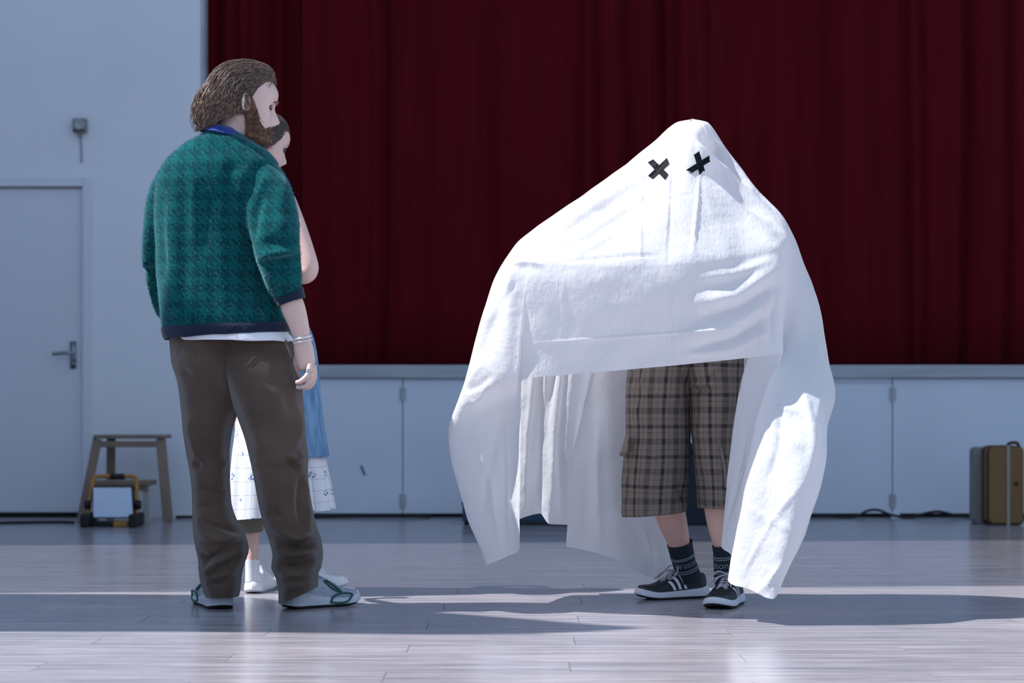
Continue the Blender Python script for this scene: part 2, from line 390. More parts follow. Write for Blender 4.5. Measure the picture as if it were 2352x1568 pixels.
hb.tube([(hx+.006, WY-.045, hz), (hx-.04, WY-.05, hz+.004), (hx-.115, WY-.045, hz-.004)], .0115, 10, 10, (0, 0, 1))
hb.tube([(hx+.002, WY+.004, hz-.06), (hx+.002, WY-.012, hz-.06)], .012, 10, 3, (0, 0, 1))
hb.obj('door_handle', M['steel'], d1, True)
fr = MB(); fo = wx(213); ft = wz(408)
fr.box((DX1+.012, WY-.022, 0), (fo, WY+.001, ft)).box((-3.6, WY-.022, dz+.012), (DX1+.012, WY+.001, ft))
fr.box((DX1+.001, WY-.008, 0), (DX1+.02, WY+.02, dz+.01)); struct('trim_2', fr, M['door'], bev=.005)
struct('door_gap_shade', MB().box((-3.6, WY+.004, 0), (DX1, WY+.014, .026)), M['gap'])  # near-black strip painting in the shade under the door
# stage front: lip, boards, hinged access panels
ap = MB(); AX = [XE-.02, wx(925), wx(1488), wx(2050), 6.6]; LZ = wz(868)
ap.box((XE-.02, WY+.03, .02), (6.8, WY+.6, ST-.02)); apr = struct('wall_stage_front', ap, M['apron'])
struct('trim_4', MB().box((XE-.02, WY-.03, LZ), (6.8, WY+.85, ST)), M['trimgrey'], bev=.006)
struct('stage_foot_shade', MB().box((XE-.02, WY+.012, 0), (6.8, WY+.2, .024)), M['gap'])  # dark strip standing for the shadow line along the stage foot
for k in range(4):
    door = k in (1, 2); z1 = LZ-.004 if not door else wz(872+8*(k == 2))
    o = MB().box((AX[k]+.003, WY, .024), (AX[k+1]-.003, WY+.03, z1)).obj('access_panel' if door else 'front_board', M['apron'], apr, False, .002)
    if door:
        hx_ = AX[1] if k == 1 else AX[3]
        for hy in (905, 1150):
            hb = MB(); zz = wz(hy); hb.tube([(hx_, WY-.004, zz-.045), (hx_, WY-.004, zz+.045)], .008, 8, 4, (0, 1, 0))
            hb.box((hx_-.022, WY-.003, zz-.04), (hx_+.022, WY-.0005, zz+.04)); hb.obj('hinge', M['trimgrey'], o)
        MB().box((AX[k]+.003, WY+.006, z1+.002), (AX[k+1]-.003, WY+.03, LZ)).obj('top_rail', M['apron'], apr)
MB().box((wx(2047), WY-.012, 0), (wx(2066), WY+.005, .03)).obj('foot_block', M['apron'], apr)
mk = np.array([(wx(826)+.0, WY-.0015, wz(1070)), (wx(832), WY-.0015, wz(1068)), (wx(841), WY-.0015, wz(1090)), (wx(836), WY-.0015, wz(1093))])
mesh('scuff_mark', mk, [(0, 1, 2, 3)], mat('scuff_grey', (110, 120, 135), .8), apr, False)
# unseen side wall, openings shaped to let the sun in; board and screen added
lw = MB(); X0, X1 = -3.75, -3.6
lw.box((X0, -9, 0), (X1, WY+.2, 1.0)).box((X0, 3.0, 1.0), (X1, WY+.2, TOP)).box((X0, -9, 1.0), (X1, -6, TOP)).box((X0, -6, 10.1), (X1, 3.0, TOP))
struct('wall_left', lw, M['wall'])
def onwall(px, py):                                   # where the sun ray that reaches this floor point passes the window wall
    d = F*CZ/(py-HY); x = (px-1176)*d/F; t = (x+3.62)/SUN.x; return (-SUN.z*t, d+CY-SUN.y*t)
bo = [onwall(*p) for p in ((-1000, 1362), (-300, 1362), (500, 1366), (800, 1393), (1000, 1406), (1150, 1417), (1300, 1429), (1400, 1436), (1475, 1441), (1420, 1446), (1350, 1450), (1200, 1456), (1000, 1457), (790, 1454), (400, 1450), (-300, 1450), (-1000, 1450))]
nb = len(bo); struct('added_shade_board', MB().add([(x_, y_, z_) for x_ in (-3.63, -3.61) for z_, y_ in bo], [tuple(range(nb)), tuple(range(2*nb-1, nb-1, -1))]+[(i, i+nb, (i+1) % nb+nb, (i+1) % nb) for i in range(nb)]), M['wall'])  # added unseen board, outlined to cast the dark band across the floor
scr = NT('sun_dimmer'); dfs = scr.n('ShaderNodeBsdfDiffuse', ins={0: (.5, .52, .55, 1)}); tps = scr.n('ShaderNodeBsdfTransparent')
scr.l(scr.n('ShaderNodeMixShader', ins={0: .5, 1: dfs.outputs[0], 2: tps.outputs[0]}).outputs[0], scr.t.nodes['Material Output'].inputs[0])
bl = tag(MB().box((X0+.03, .46, 1.0), (X0+.034, 3.0, 10.1)).obj('added_sun_screen', scr.m), kind='structure')     # added unseen screen, half transparent, dims the sun on the far floor
struct('ceiling', MB().box((-3.75, 1.2, TOP), (7, WY+1, TOP+.1)), M['wall'])

# stage curtains
def curtain(name, px0, px1, Yb, seed, dips, label, lean=0):
    x0, x1 = wx(px0), wx(px1); n = int((x1-x0)/.012); m = 26; r = random.Random(seed)
    xs = np.linspace(x0, x1, n); zs = np.linspace(ST+.004, TOP, m)
    ph = [r.uniform(0, 6.28) for _ in range(6)]
    V = np.zeros((m, n, 3))
    for i, z in enumerate(zs):
        k = (z-ST)/3.0
        w = .020*np.sin(xs*13+ph[0]+.5*np.sin(xs*2.1+ph[1])+.3*k)+.012*np.sin(xs*29+ph[2]+.6*k)+.016*np.sin(xs*5.3+ph[3]-.4*k)
        y = Yb+w*(.75+.25*np.sin(xs*1.7+ph[4]))
        for dp, wd, am in dips:
            xc = wx(dp)+.02*np.sin(z*1.1+dp); y = y+am*np.exp(-((xs-xc)/wd)**2)
        V[i, :, 0] = xs; V[i, :, 1] = y; V[i, :, 2] = z
    o = gridobj(name, V, M['curtain'], None, closed=False)
    s = o.modifiers.new('t', 'SOLIDIFY'); s.thickness = .006
    return tag(o, label, 'curtain', 'stage curtains')
curtain('stage_curtain', 455, 700, WY+.26, 3, [(480, .05, .06), (520, .03, .05), (545, .03, .05), (600, .04, .05), (655, .03, .06), (690, .025, .07)], 'narrow dark red curtain leg beside the white wall, behind the bearded man')
curtain('stage_curtain', 688, 1498, WY+.18, 5, [(872, .035, .06), (835, .03, .03), (1120, .05, .03), (1335, .03, .06), (1370, .03, .05), (1440, .04, .07)], 'wide dark red velvet curtain between the couple and the sheet figure')
curtain('stage_curtain', 1482, 3050, WY+.22, 9, [(1520, .03, .06), (1555, .03, .05), (1620, .03, .05), (1900, .05, .03), (2100, .04, .06), (2130, .03, .05), (2235, .03, .06), (2330, .03, .05)], 'dark red velvet curtain spanning the right side behind the sheet figure')

# ------------------------------------------------------------------ things along the end wall
# step stool
st = empty('step_stool', (0, 0, 0), 'small grey-brown wooden step stool against the wall behind the work light', 'stool')
SY = 5.22; k_ = (SY-CY)/F
def q(px, py, Y=SY): return P(px, py, Y)
top = MB(); a, b = q(223, 998), q(384, 998); top.box((a[0], SY-.12, a[2]-.022), (b[0], SY+.16, a[2])); top.obj('stool_top', M['pine'], st, False, .006)
for (x0_, x1_, Y0, Y1) in ((231, 200, SY-.09, SY-.17), (374, 396, SY-.09, SY-.17), (246, 238, SY+.12, SY+.2), (362, 374, SY+.12, SY+.2)):
    p = q(x0_, 1008); p[1] = Y0; e = q(x1_, 1190); e[1] = Y1; e[2] = .0
    MB().add(*beam(p, e, .05, .028)).obj('leg', M['pine'], st, False, .003)
a, b = q(236, 1012), q(370, 1026); MB().box((a[0], SY-.11, b[2]), (b[0], SY-.09, a[2])).obj('apron_rail', M['pine'], st, False, .002)
a, b = q(232, 1100), q(366, 1106); MB().box((a[0], SY-.34, b[2]-.012), (b[0], SY-.08, a[2])).obj('lower_step', M['pine'], st, False, .004)
for x_ in (247, 358):
    p = q(x_, 1104); p[1] = SY-.31; e = q(x_, 1190); e[1] = SY-.31; e[2] = 0
    MB().add(*beam(p, e, .035, .025)).obj('front_leg', mat('worn_leg', (170, 166, 164), .6), st, False, .003)
a, b = q(236, 1110), q(362, 1122); MB().box((a[0], SY-.33, b[2]), (b[0], SY-.31, a[2])).obj('step_rail', M['pine'], st, False, .002)
# work light
wk = empty('work_light', (0, 0, 0), 'portable work light with yellow tube frame standing before the step stool', 'work light')
LY = 4.62
def w_(px, py, Y=LY): return P(px, py, Y)
tb = MB(); fp = [w_(200, 1196), w_(200, 1150), w_(204, 1104), w_(212, 1096), w_(255, 1095), w_(294, 1096), w_(303, 1104), w_(309, 1150), w_(312, 1196)]
fp = [np.array((p[0], p[1]+.02+.10*(p[2]/.25), p[2])) for p in fp]
tb.tube(fp, .012, 10, 50, (0, 1, 0)); tb.obj('tube_frame', M['yellow'], wk, True)
MB().tube([fp[3]+(fp[5]-fp[3])*.38, fp[3]+(fp[5]-fp[3])*.78], .017, 10, 4, (0, 1, 0)).obj('grip', M['black'], wk, True)
for x_ in (201, 311):
    p = w_(x_, 1197); MB().box((p[0]-.022, LY-.1, 0), (p[0]+.022, LY+.16, .075)).obj('foot', M['black'], wk, False, .01)
    p = w_(x_-4 if x_ < 250 else x_+3, 1160); MB().tube([p+np.array((-.014, .05, 0)), p+np.array((.014, .05, 0))], .026, 12, 3).obj('knob', M['black'], wk, True)
c = [w_(208, 1118), w_(300, 1118), w_(308, 1190), w_(212, 1190)]
bd = MB(); t0 = .035
v = [np.array((p[0], LY+dy+(p[2])*.25, p[2])) for dy in (-.01, .05) for p in c]
bd.add(v, [(0, 1, 2, 3), (7, 6, 5, 4), (0, 4, 5, 1), (1, 5, 6, 2), (2, 6, 7, 3), (3, 7, 4, 0)]); bd.obj('housing', M['black'], wk, False, .008)
cc = sum(c)/4; v = [np.array((cc[0]+(p[0]-cc[0])*.95, 0, cc[2]+(p[2]-cc[2])*.94)) for p in c]
v = [np.array((p[0], LY-.016+p[2]*.25, p[2])) for p in v]; v += [p+np.array((0, .008, 0)) for p in v]
MB().add(v, [(0, 1, 2, 3), (7, 6, 5, 4), (0, 4, 5, 1), (1, 5, 6, 2), (2, 6, 7, 3), (3, 7, 4, 0)]).obj('lens', M['lens'], wk, False, .004)
p, e = w_(262, 1196), w_(296, 1204); MB().box((p[0], LY-.03, .003), (e[0], LY+.1, .03)).obj('base_bar', M['yellow'], wk, False, .004)
p, e = w_(214, 1196), w_(260, 1204); MB().box((p[0], LY-.03, .003), (e[0], LY+.1, .028)).obj('base_block', M['black'], wk, False, .004)
# wall sounder box
wbx = empty('alarm_sounder', (0, 0, 0), 'small square grey box with a round face fixed high on the white wall', 'wall box')
a, b = (wx(170), wz(306)), (wx(202), wz(274))
MB().box((a[0], WY-.05, a[1]), (b[0], WY, b[1])).obj('case', M['boxgrey'], wbx, False, .004)
cx_, cz_ = wx(186), wz(289); rg = MB(); rg.grid(np.array([[(cx_+r_*math.cos(t), y_, cz_+r_*math.sin(t)) for t in np.linspace(0, 6.2832, 24, endpoint=False)] for r_, y_ in ((.030, WY-.050), (.030, WY-.058), (.023, WY-.058), (.02, WY-.052))]), True, True)
rg.obj('round_face', M['trimgrey'], wbx, True); MB().box((a[0]+.004, WY-.058, wz(304)), (b[0]-.008, WY-.05, wz(300))).obj('lower_strip', mat('dark_brown', (50, 36, 32), .5), wbx)
MB().box((cx_-.012, WY-.03, wz(316)), (cx_+.008, WY, wz(306))).obj('gland', M['boxgrey'], wbx, False, .003)
MB().tube([(cx_, WY-.008, wz(314)), (cx_+.003, WY-.006, wz(340)), (cx_+.005, WY-.006, wz(372))], .006, 8, 8, (0, 1, 0)).obj('stub_cable', mat('grey_cable', (150, 158, 172), .6), wbx, True)
# cables on the floor along the wall
def cable(pts, r, label):
    o = MB().tube([(wx(p[0])*1.0, p[2], max(r, p[1])) for p in pts], r, 8, len(pts)*8, (0, 1, 0)).obj('cable', M['black'], None, True); return tag(o, label, 'cable')
cable([(1700, .008, 5.4), (1870, .014, 5.42), (1950, .01, 5.44), (1985, .045, 5.46), (2010, .05, 5.46), (2040, .02, 5.45), (2080, .01, 5.4), (2110, .03, 5.42), (2145, .042, 5.44), (2185, .02, 5.42), (2230, .008, 5.4), (2270, .008, 5.36), (2420, .008, 5.3)], .008, 'black cable with two humps along the stage foot left of the brown case')
cable([(-40, .007, 4.75), (60, .007, 4.86), (130, .007, 4.92), (184, .007, 4.95), (206, .007, 4.93), (225, .007, 4.91)], .008, 'black cable running from the work light left across the floor')
cable([(412, .008, 5.46), (450, .012, 5.4), (520, .01, 5.42), (600, .02, 5.44), (700, .008, 5.45), (830, .016, 5.46), (925, .02, 5.47), (990, .008, 5.46)], .009, 'dark cable lying along the wall foot behind the couple')
# blue platform and dark trunk behind the sheet figure
pl = empty('low_platform', (0, 0, 0), 'low dark blue box on the floor before the stage, behind the hanging sheet', 'box')
p, e = P(1062, 1200, 4.75), P(1560, 1200, 4.75); zt = P(0, 1160, 4.75)[2]
MB().box((p[0], 4.75, .02), (e[0], 5.3, zt)).obj('body', M['tub'], pl, False, .008)
MB().box((p[0]-.006, 4.744, zt), (e[0]+.006, 5.306, zt+.018)).obj('lid', M['tub'], pl, False, .006)
for x_ in (p[0]+.06, e[0]-.06): MB().box((x_-.05, 4.77, 0), (x_+.05, 5.28, .02)).obj('foot', M['black'], pl)
tk = empty('trunk', (0, 0, 0), 'dark navy trunk seen between the bare legs, before the stage', 'trunk')
p, e = P(1568, 1210, 4.72), P(1702, 1210, 4.72); zt = P(0, 1040, 4.72)[2]
MB().box((p[0], 4.72, .0), (e[0], 5.2, zt)).obj('body', M['navybox'], tk, False, .012)
MB().box((p[0]-.006, 4.714, zt), (e[0]+.006, 5.206, zt+.05)).obj('lid', M['navybox'], tk, False, .012)
for x_ in (p[0]+.08, e[0]-.08): MB().box((x_-.015, 4.708, zt-.03), (x_+.015, 4.716, zt+.03)).obj('latch', M['steel'], tk)
# brown case at the right edge
cs = empty('suitcase', (0, 0, 0), 'upright brown case with a pale strap at the right edge before the stage', 'suitcase')
KY = 4.72; p, e = P(2272, 1209, KY), P(2351, 1026, KY)
def rbox(x0, x1, z0, z1, Y0, Y1, rad, taper=0):
    b = bmesh.new(); pts = []
    for cx0, cz0, a0 in ((x1-rad, z1-rad, 0), (x0+rad, z1-rad, 90), (x0+rad, z0+rad, 180), (x1-rad, z0+rad, 270)):
        for t in range(0, 91, 15): pts.append((cx0+rad*math.cos(R(a0+t)), cz0+rad*math.sin(R(a0+t))))
    V = np.array([[(x, Y, z) for x, z in pts] for Y in (Y0, Y1)]); return MB().grid(V[:, ::-1], True, True)
rbox(p[0], e[0], .012, e[2], KY, KY+.17, .03).obj('shell', M['case'], cs, False, .006)
rbox(p[0]-.006, e[0]+.006, .0, e[2]+.006, KY+.02, KY+.032, .034).obj('edge_band', M['caseedge'], cs)
rbox(p[0]-.006, e[0]+.006, .0, e[2]+.006, KY+.14, KY+.152, .034).obj('edge_band', M['caseedge'], cs)
x_ = P(2316, 1100, KY)[0]
MB().box((x_-.010, KY-.005, .0), (x_+.010, KY+.175, e[2]+.008)).obj('strap', M['strap'], cs, False, .003)
hm = MB(); hz_ = e[2]; hm.tube([(x_+.005, KY+.05, hz_), (x_+.02, KY+.05, hz_+.02), (x_+.06, KY+.05, hz_+.022), (x_+.075, KY+.05, hz_-.002)], .009, 8, 16, (0, 1, 0)); hm.obj('handle', M['caseedge'], cs, True)
MB().tube([(p[0]+.155, KY+.002, .24), (p[0]+.155, KY-.01, .24)], .012, 10, 3, (0, 0, 1)).obj('lock', M['caseedge'], cs, True)
sd = rbox(p[0]-.045, p[0]+.12, .0, e[2]-.005, KY+.18, KY+.30, .03).obj('flat_case', M['caseside'], None, False, .004)
tag(sd, 'slim grey case edge standing behind the brown case', 'case')

# ------------------------------------------------------------------ the white sheet
T = (1592, 272, .13)
def mer(one, two, three, four, rest):                 # rest: dict station -> point for stations 5..10
    k = {0: T, 1: one, 2: two, 3: three, 4: four}; k.update(rest)
    s = sorted(k); return pchip(s, np.array([k[i] for i in s], float), np.arange(11))
SH = []
def add(u, *a): SH.append((u, mer(*a)))
add(0, (1559, 279, .12), (1450, 368, .05), (1300, 474, -.03), (1185, 562, -.1), {5: (1140, 632, -.1), 6: (1104, 736, -.08), 7: (1067, 873, -.05), 8: (1030, 1005, -.02), 9: (1064, 1160, 0), 10: (1117, 1297, .02)})
add(1, (1563, 283, .07), (1465, 385, -.02), (1320, 495, -.13), (1178, 586, -.22), {5: (1158, 640, -.24), 6: (1138, 745, -.22), 7: (1110, 880, -.18), 8: (1085, 958, -.08), 9: (1105, 1130, -.03), 10: (1135, 1290, 0)})
add(2, (1568, 287, .04), (1480, 395, -.06), (1345, 510, -.18), (1180, 603, -.31), {5: (1172, 645, -.33), 6: (1168, 760, -.31), 7: (1158, 872, -.25), 8: (1150, 925, -.12), 9: (1160, 1110, -.04), 10: (1165, 1277, -.02)})
add(3, (1570, 290, .02), (1492, 402, -.09), (1365, 520, -.21), (1215, 602, -.33), {5: (1205, 645, -.345), 6: (1195, 760, -.33), 7: (1188, 868, -.28), 8: (1186, 905, -.18), 9: (1188, 1080, -.09), 10: (1192, 1260, -.07)})
add(3.25, (1570, 290, .02), (1493, 403, -.092), (1368, 521, -.212), (1222, 602, -.335), {5: (1212, 645, -.35), 10: (1197, 876, -.27)})
add(4.2, (1573, 294, 0), (1515, 410, -.12), (1420, 520, -.25), (1310, 610, -.36), {5: (1305, 650, -.37), 10: (1298, 861, -.335)})
add(5.2, (1580, 297, -.01), (1545, 410, -.15), (1490, 515, -.28), (1430, 614, -.38), {5: (1428, 650, -.385), 10: (1424, 850, -.35)})
add(6.2, (1590, 298, -.02), (1572, 400, -.16), (1560, 510, -.29), (1550, 609, -.38), {5: (1550, 645, -.385), 10: (1548, 839, -.345)})
add(7.2, (1600, 296, -.01), (1612, 400, -.14), (1635, 505, -.26), (1655, 598, -.35), {5: (1656, 640, -.355), 10: (1660, 828, -.32)})
add(7.8, (1608, 292, .01), (1632, 395, -.1), (1675, 495, -.21), (1715, 588, -.31), {5: (1716, 630, -.32), 10: (1712, 822, -.29)})
add(8.6, (1612, 289, .03), (1645, 390, -.06), (1700, 485, -.16), (1790, 570, -.27), {5: (1797, 620, -.285), 10: (1799, 812, -.275)})
add(8.9, (1615, 287, .04), (1650, 387, -.04), (1708, 480, -.13), (1800, 566, -.24), {5: (1805, 620, -.25), 6: (1790, 720, -.24), 7: (1722, 815, -.2), 8: (1696, 905, -.17), 9: (1672, 1080, -.13), 10: (1657, 1250, -.1)})
add(9.5, (1617, 285, .06), (1656, 384, -.02), (1716, 474, -.1), (1806, 560, -.2), {5: (1812, 620, -.2), 6: (1802, 740, -.19), 7: (1765, 850, -.2), 8: (1740, 950, -.2), 9: (1706, 1120, -.17), 10: (1680, 1278, -.15)})
add(9.8, (1619, 283, .08), (1662, 380, .01), (1725, 467, -.07), (1812, 545, -.15), {5: (1825, 610, -.15), 6: (1830, 735, -.18), 7: (1785, 850, -.27), 8: (1748, 960, -.31), 9: (1706, 1140, -.33), 10: (1671, 1332, -.34)})
add(10.7, (1621, 281, .09), (1669, 375, .03), (1733, 459, -.04), (1812, 535, -.1), {5: (1838, 610, -.1), 6: (1860, 735, -.12), 7: (1850, 855, -.29), 8: (1815, 960, -.39), 9: (1770, 1140, -.43), 10: (1722, 1353, -.43)})
add(11.6, (1623, 280, .11), (1675, 370, .06), (1741, 451, -.01), (1812, 525, -.06), {5: (1846, 610, -.04), 6: (1880, 720, -.05), 7: (1890, 860, -.25), 8: (1868, 975, -.42), 9: (1832, 1150, -.49), 10: (1775, 1375, -.49)})
add(12.2, (1624, 279, .12), (1680, 365, .08), (1747, 444, .02), (1808, 511, -.02), {5: (1849, 607, 0), 6: (1886, 725, 0), 7: (1917, 895, -.14), 8: (1898, 985, -.33), 9: (1893, 1075, -.42), 10: (1818, 1292, -.46)})
add(13, (1622, 280, .17), (1680, 372, .2), (1745, 460, .2), (1800, 540, .2), {5: (1835, 640, .22), 6: (1868, 760, .24), 7: (1885, 880, .25), 8: (1880, 960, .22), 9: (1870, 1060, .1), 10: (1858, 1152, -.1)})
add(14, (1612, 283, .24), (1650, 400, .33), (1690, 520, .38), (1730, 620, .4), {10: (1760, 1000, .36)})
add(15, (1600, 286, .26), (1610, 410, .38), (1620, 540, .44), (1630, 650, .46), {10: (1640, 960, .45)})
add(16, (1590, 287, .27), (1580, 410, .4), (1570, 540, .46), (1562, 650, .48), {10: (1556, 1000, .47)})
add(16.4, (1588, 287, .27), (1572, 412, .4), (1558, 545, .46), (1546, 655, .48), {7: (1545, 900, .5), 10: (1541, 1255, .5)})
add(16.9, (1585, 287, .27), (1562, 414, .41), (1543, 550, .47), (1528, 660, .49), {7: (1520, 950, .5), 10: (1528, 1333, .48)})
add(17.6, (1582, 287, .265), (1545, 415, .41), (1510, 550, .47), (1490, 660, .49), {7: (1465, 950, .47), 10: (1470, 1316, .45)})
add(18.3, (1580, 286, .26), (1530, 412, .41), (1480, 545, .46), (1450, 655, .48), {7: (1394, 900, .42), 8: (1398, 1020, .4), 10: (1420, 1286, .40)})
add(19, (1577, 286, .255), (1515, 408, .4), (1450, 540, .45), (1415, 650, .47), {7: (1345, 960, .44), 8: (1330, 1060, .43), 10: (1325, 1259, .42)})
add(19.3, (1575, 285, .25), (1510, 406, .4), (1440, 537, .45), (1405, 648, .47), {7: (1330, 980, .43), 8: (1310, 1065, .42), 10: (1301, 1254, .42)})
add(19.6, (1573, 285, .25), (1505, 404, .4), (1430, 535, .45), (1390, 645, .48), {7: (1325, 940, .54), 10: (1306, 1206, .55)})
add(20.2, (1571, 284, .24), (1490, 400, .39), (1400, 530, .44), (1345, 635, .48), {7: (1285, 930, .55), 10: (1262, 1203, .56)})
add(20.8, (1569, 284, .23), (1475, 395, .37), (1370, 525, .42), (1300, 625, .45), {7: (1250, 925, .50), 10: (1240, 1179, .50)})
add(21.4, (1566, 283, .22), (1460, 388, .33), (1335, 515, .38), (1260, 610, .4), {7: (1205, 920, .48), 10: (1193, 1192, .5)})
add(22.3, (1562, 281, .18), (1445, 378, .2), (1310, 490, .18), (1225, 590, .18), {5: (1180, 650, .18), 6: (1140, 760, .18), 7: (1115, 890, .18), 8: (1095, 1010, .17), 9: (1108, 1130, .15), 10: (1140, 1255, .12)})
us = np.array([u for u, _ in SH]); PER = 23.2
K = np.array([[P(*p) for p in m_] for _, m_ in SH])                 # (n, 11, 3)
ue = np.concatenate([us[-3:]-PER, us, us[:4]+PER]); Ke = np.concatenate([K[-3:], K, K[:4]])
NU, NV = 520, 230
uq = np.linspace(0, PER, NU, endpoint=False)
G = pchip(ue, Ke, uq)                                               # (NU, 11, 3)
Gv = pchip(np.arange(11), np.transpose(G, (1, 0, 2)), np.linspace(.0, 10, NV))   # (NV, NU, 3)
# light smoothing of the cross curves between stations, then folds
for _ in range(2):
    s_ = Gv.copy(); s_[1:-1] = (Gv[:-2]+2*Gv[1:-1]+Gv[2:])/4; Gv = s_
cen = np.array(P(1560, 700, .1))
FR = uq < 13.2                                                       # the part that hangs in front
st_ = []
def S(pl, w, a): st_.append((pl, w, a))
# taut pleats from the head to both hands
S([(1588, 316), (1640, 372), (1700, 425)], 9, .014); S([(1604, 306), (1660, 368), (1726, 436)], 8, -.018); S([(1618, 300), (1672, 362), (1742, 446)], 8, .012)
S([(1560, 330), (1480, 400), (1350, 480), (1240, 545)], 9, .010); S([(1555, 350), (1460, 432), (1330, 510), (1230, 560)], 10, -.012)
S([(1540, 395), (1470, 455), (1360, 530), (1250, 580)], 11, .010); S([(1500, 440), (1400, 520), (1300, 575)], 10, -.010); S([(1480, 480), (1390, 550), (1310, 595)], 8, .008)
S([(1615, 375), (1680, 440), (1760, 510)], 12, -.012); S([(1610, 400), (1690, 480), (1790, 545)], 14, .014); S([(1640, 350), (1700, 420), (1780, 500)], 7, .008)
# pressed creases
for x0_, y0_, x1_, y1_, a_ in ((1546, 325, 1535, 620, -.008), (1474, 360, 1470, 615, .007), (1607, 400, 1590, 600, .008), (1300, 490, 1290, 600, .007), (1545, 645, 1552, 840, .003), (1295, 620, 1290, 860, .003), (1600, 640, 1606, 830, .003)):
    S([(x0_, y0_), (x1_, y1_)], 3.2, a_)
S([(1300, 487), (1460, 468), (1620, 440)], 3.2, -.007); S([(1290, 600), (1420, 590), (1530, 585)], 3.2, -.007); S([(1200, 790), (1540, 765), (1790, 735)], 3.2, .004)
# folds by the right hand that catch the sun
S([(1580, 700), (1680, 680), (1800, 605)], 20, .034); S([(1600, 730), (1700, 705), (1790, 650)], 11, -.014)
S([(1555, 775), (1660, 750), (1790, 665)], 19, .034); S([(1590, 800), (1690, 775), (1790, 710)], 11, -.014); S([(1560, 818), (1680, 800), (1780, 750)], 10, .014)
S([(1600, 640), (1690, 628), (1790, 590)], 11, .012); S([(1765, 660), (1750, 760), (1748, 815)], 6, .008); S([(1782, 640), (1772, 740), (1770, 812)], 5, -.008)
# left hand corner and the wrinkles down the left side
S([(1168, 606), (1166, 690)], 8, .007); S([(1172, 604), (1220, 602), (1250, 610)], 7, .010); S([(1150, 690), (1120, 740), (1105, 800)], 8, .008)
S([(1125, 825), (1095, 850), (1072, 890)], 7, .007); S([(1135, 855), (1100, 885), (1066, 900)], 8, -.007); S([(1110, 800), (1150, 700), (1190, 640)], 8, -.008); S([(1120, 905), (1080, 930)], 7, .008)
# creases of the long right panel
S([(1745, 860), (1710, 1060), (1690, 1270)], 9, .012); S([(1850, 1100), (1775, 1195), (1700, 1330)], 5, .007); S([(1705, 1165), (1775, 1195), (1845, 1240)], 5, .006)
S([(1740, 920), (1850, 950)], 6, .007); S([(1770, 990), (1860, 1030)], 7, .006); S([(1840, 880), (1870, 1000), (1860, 1100)], 10, .012); S([(1800, 1290), (1760, 1345), (1735, 1362)], 6, .010); S([(1795, 880), (1790, 1020), (1760, 1120)], 8, -.008)
# the long left corner
S([(1095, 990), (1130, 1120), (1150, 1270)], 8, .008); S([(1150, 950), (1120, 1100), (1105, 1200)], 9, -.010); S([(1165, 930), (1168, 1090), (1170, 1260)], 6, .006)
front = Gv[:, FR]; Gv[:, FR] = folds(front, st_, False, cen)
bk = []
for pl, w, a in (([(1290, 700), (1250, 960), (1228, 1170)], 10, .02), ([(1268, 700), (1248, 1000), (1255, 1200)], 7, -.02), ([(1315, 700), (1284, 1000), (1290, 1200)], 9, .02), ([(1245, 700), (1212, 1000), (1205, 1180)], 8, -.015),
                 ([(1360, 900), (1350, 1050), (1345, 1260)], 12, -.015), ([(1375, 950), (1372, 1100), (1380, 1270)], 8, .012), ([(1450, 1180), (1470, 1250), (1490, 1320)], 10, .015), ([(1480, 1200), (1500, 1260), (1500, 1325)], 8, -.015)):
    bk.append((pl, w, a))
Gv[:, ~FR] = folds(Gv[:, ~FR], bk, False)
Gv = wob(Gv, .004, 11, True, 3)
sheet = gridobj('bed_sheet', Gv[1:], M['sheet'], None, True, False)
tag(sheet, 'large white bed sheet draped over a person with arms raised, two black crosses as eyes', 'sheet')
# close the crown
me = sheet.data
bm = bmesh.new(); bm.from_mesh(me); bm.verts.ensure_lookup_table(); n0 = NU
fcap = bm.faces.new([bm.verts[i] for i in range(n0)][::-1]); fcap.smooth = True; bmesh.ops.poke(bm, faces=[fcap]); bmesh.ops.recalc_face_normals(bm, faces=bm.faces); bm.to_mesh(me); bm.free()
# tape crosses stuck to it
bvh = BVHTree.FromPolygons([v.co.copy() for v in me.vertices], [tuple(p.vertices) for p in me.polygons])
def onsheet(px, py, lift=.003):
    a = np.array((0, CY, CZ)); d = P(px, py, 0)-a; d /= np.linalg.norm(d)
    h, nn, i, _ = bvh.ray_cast(Vector(a), Vector(d))
    return np.array(h)-d*lift
def tape(p0, p1, w, ends=(0, 0), lift=.003):
    p0, p1 = np.array(p0, float), np.array(p1, float); t = p1-p0; L = np.linalg.norm(t); t /= L; s = np.array((-t[1], t[0]))
    n, m = 9, 30; V = np.zeros((m, n, 3))
    for i in range(m):
        for j in range(n):
            f = j/(n-1)-.5; q_ = p0+t*L*(i/(m-1))+s*w*f*2*.5
            if i == m-1: q_ = q_+t*ends[1]*f
            if i == 0: q_ = q_+t*ends[0]*f
            V[i, j] = onsheet(q_[0], q_[1], lift)
    o = gridobj('tape_strip', V, M['tape'], sheet, False); sd_ = o.modifiers.new('t', 'SOLIDIFY'); sd_.thickness = .0008
tape((1494, 369), (1531, 406), 14, (-4, 3), .006); tape((1534, 369), (1494, 407), 13, (-6, 3), .008)
tape((1600, 351), (1613, 395), 14, (5, 9), .006); tape((1630, 364), (1583, 393), 13, (-7, 9), .008)

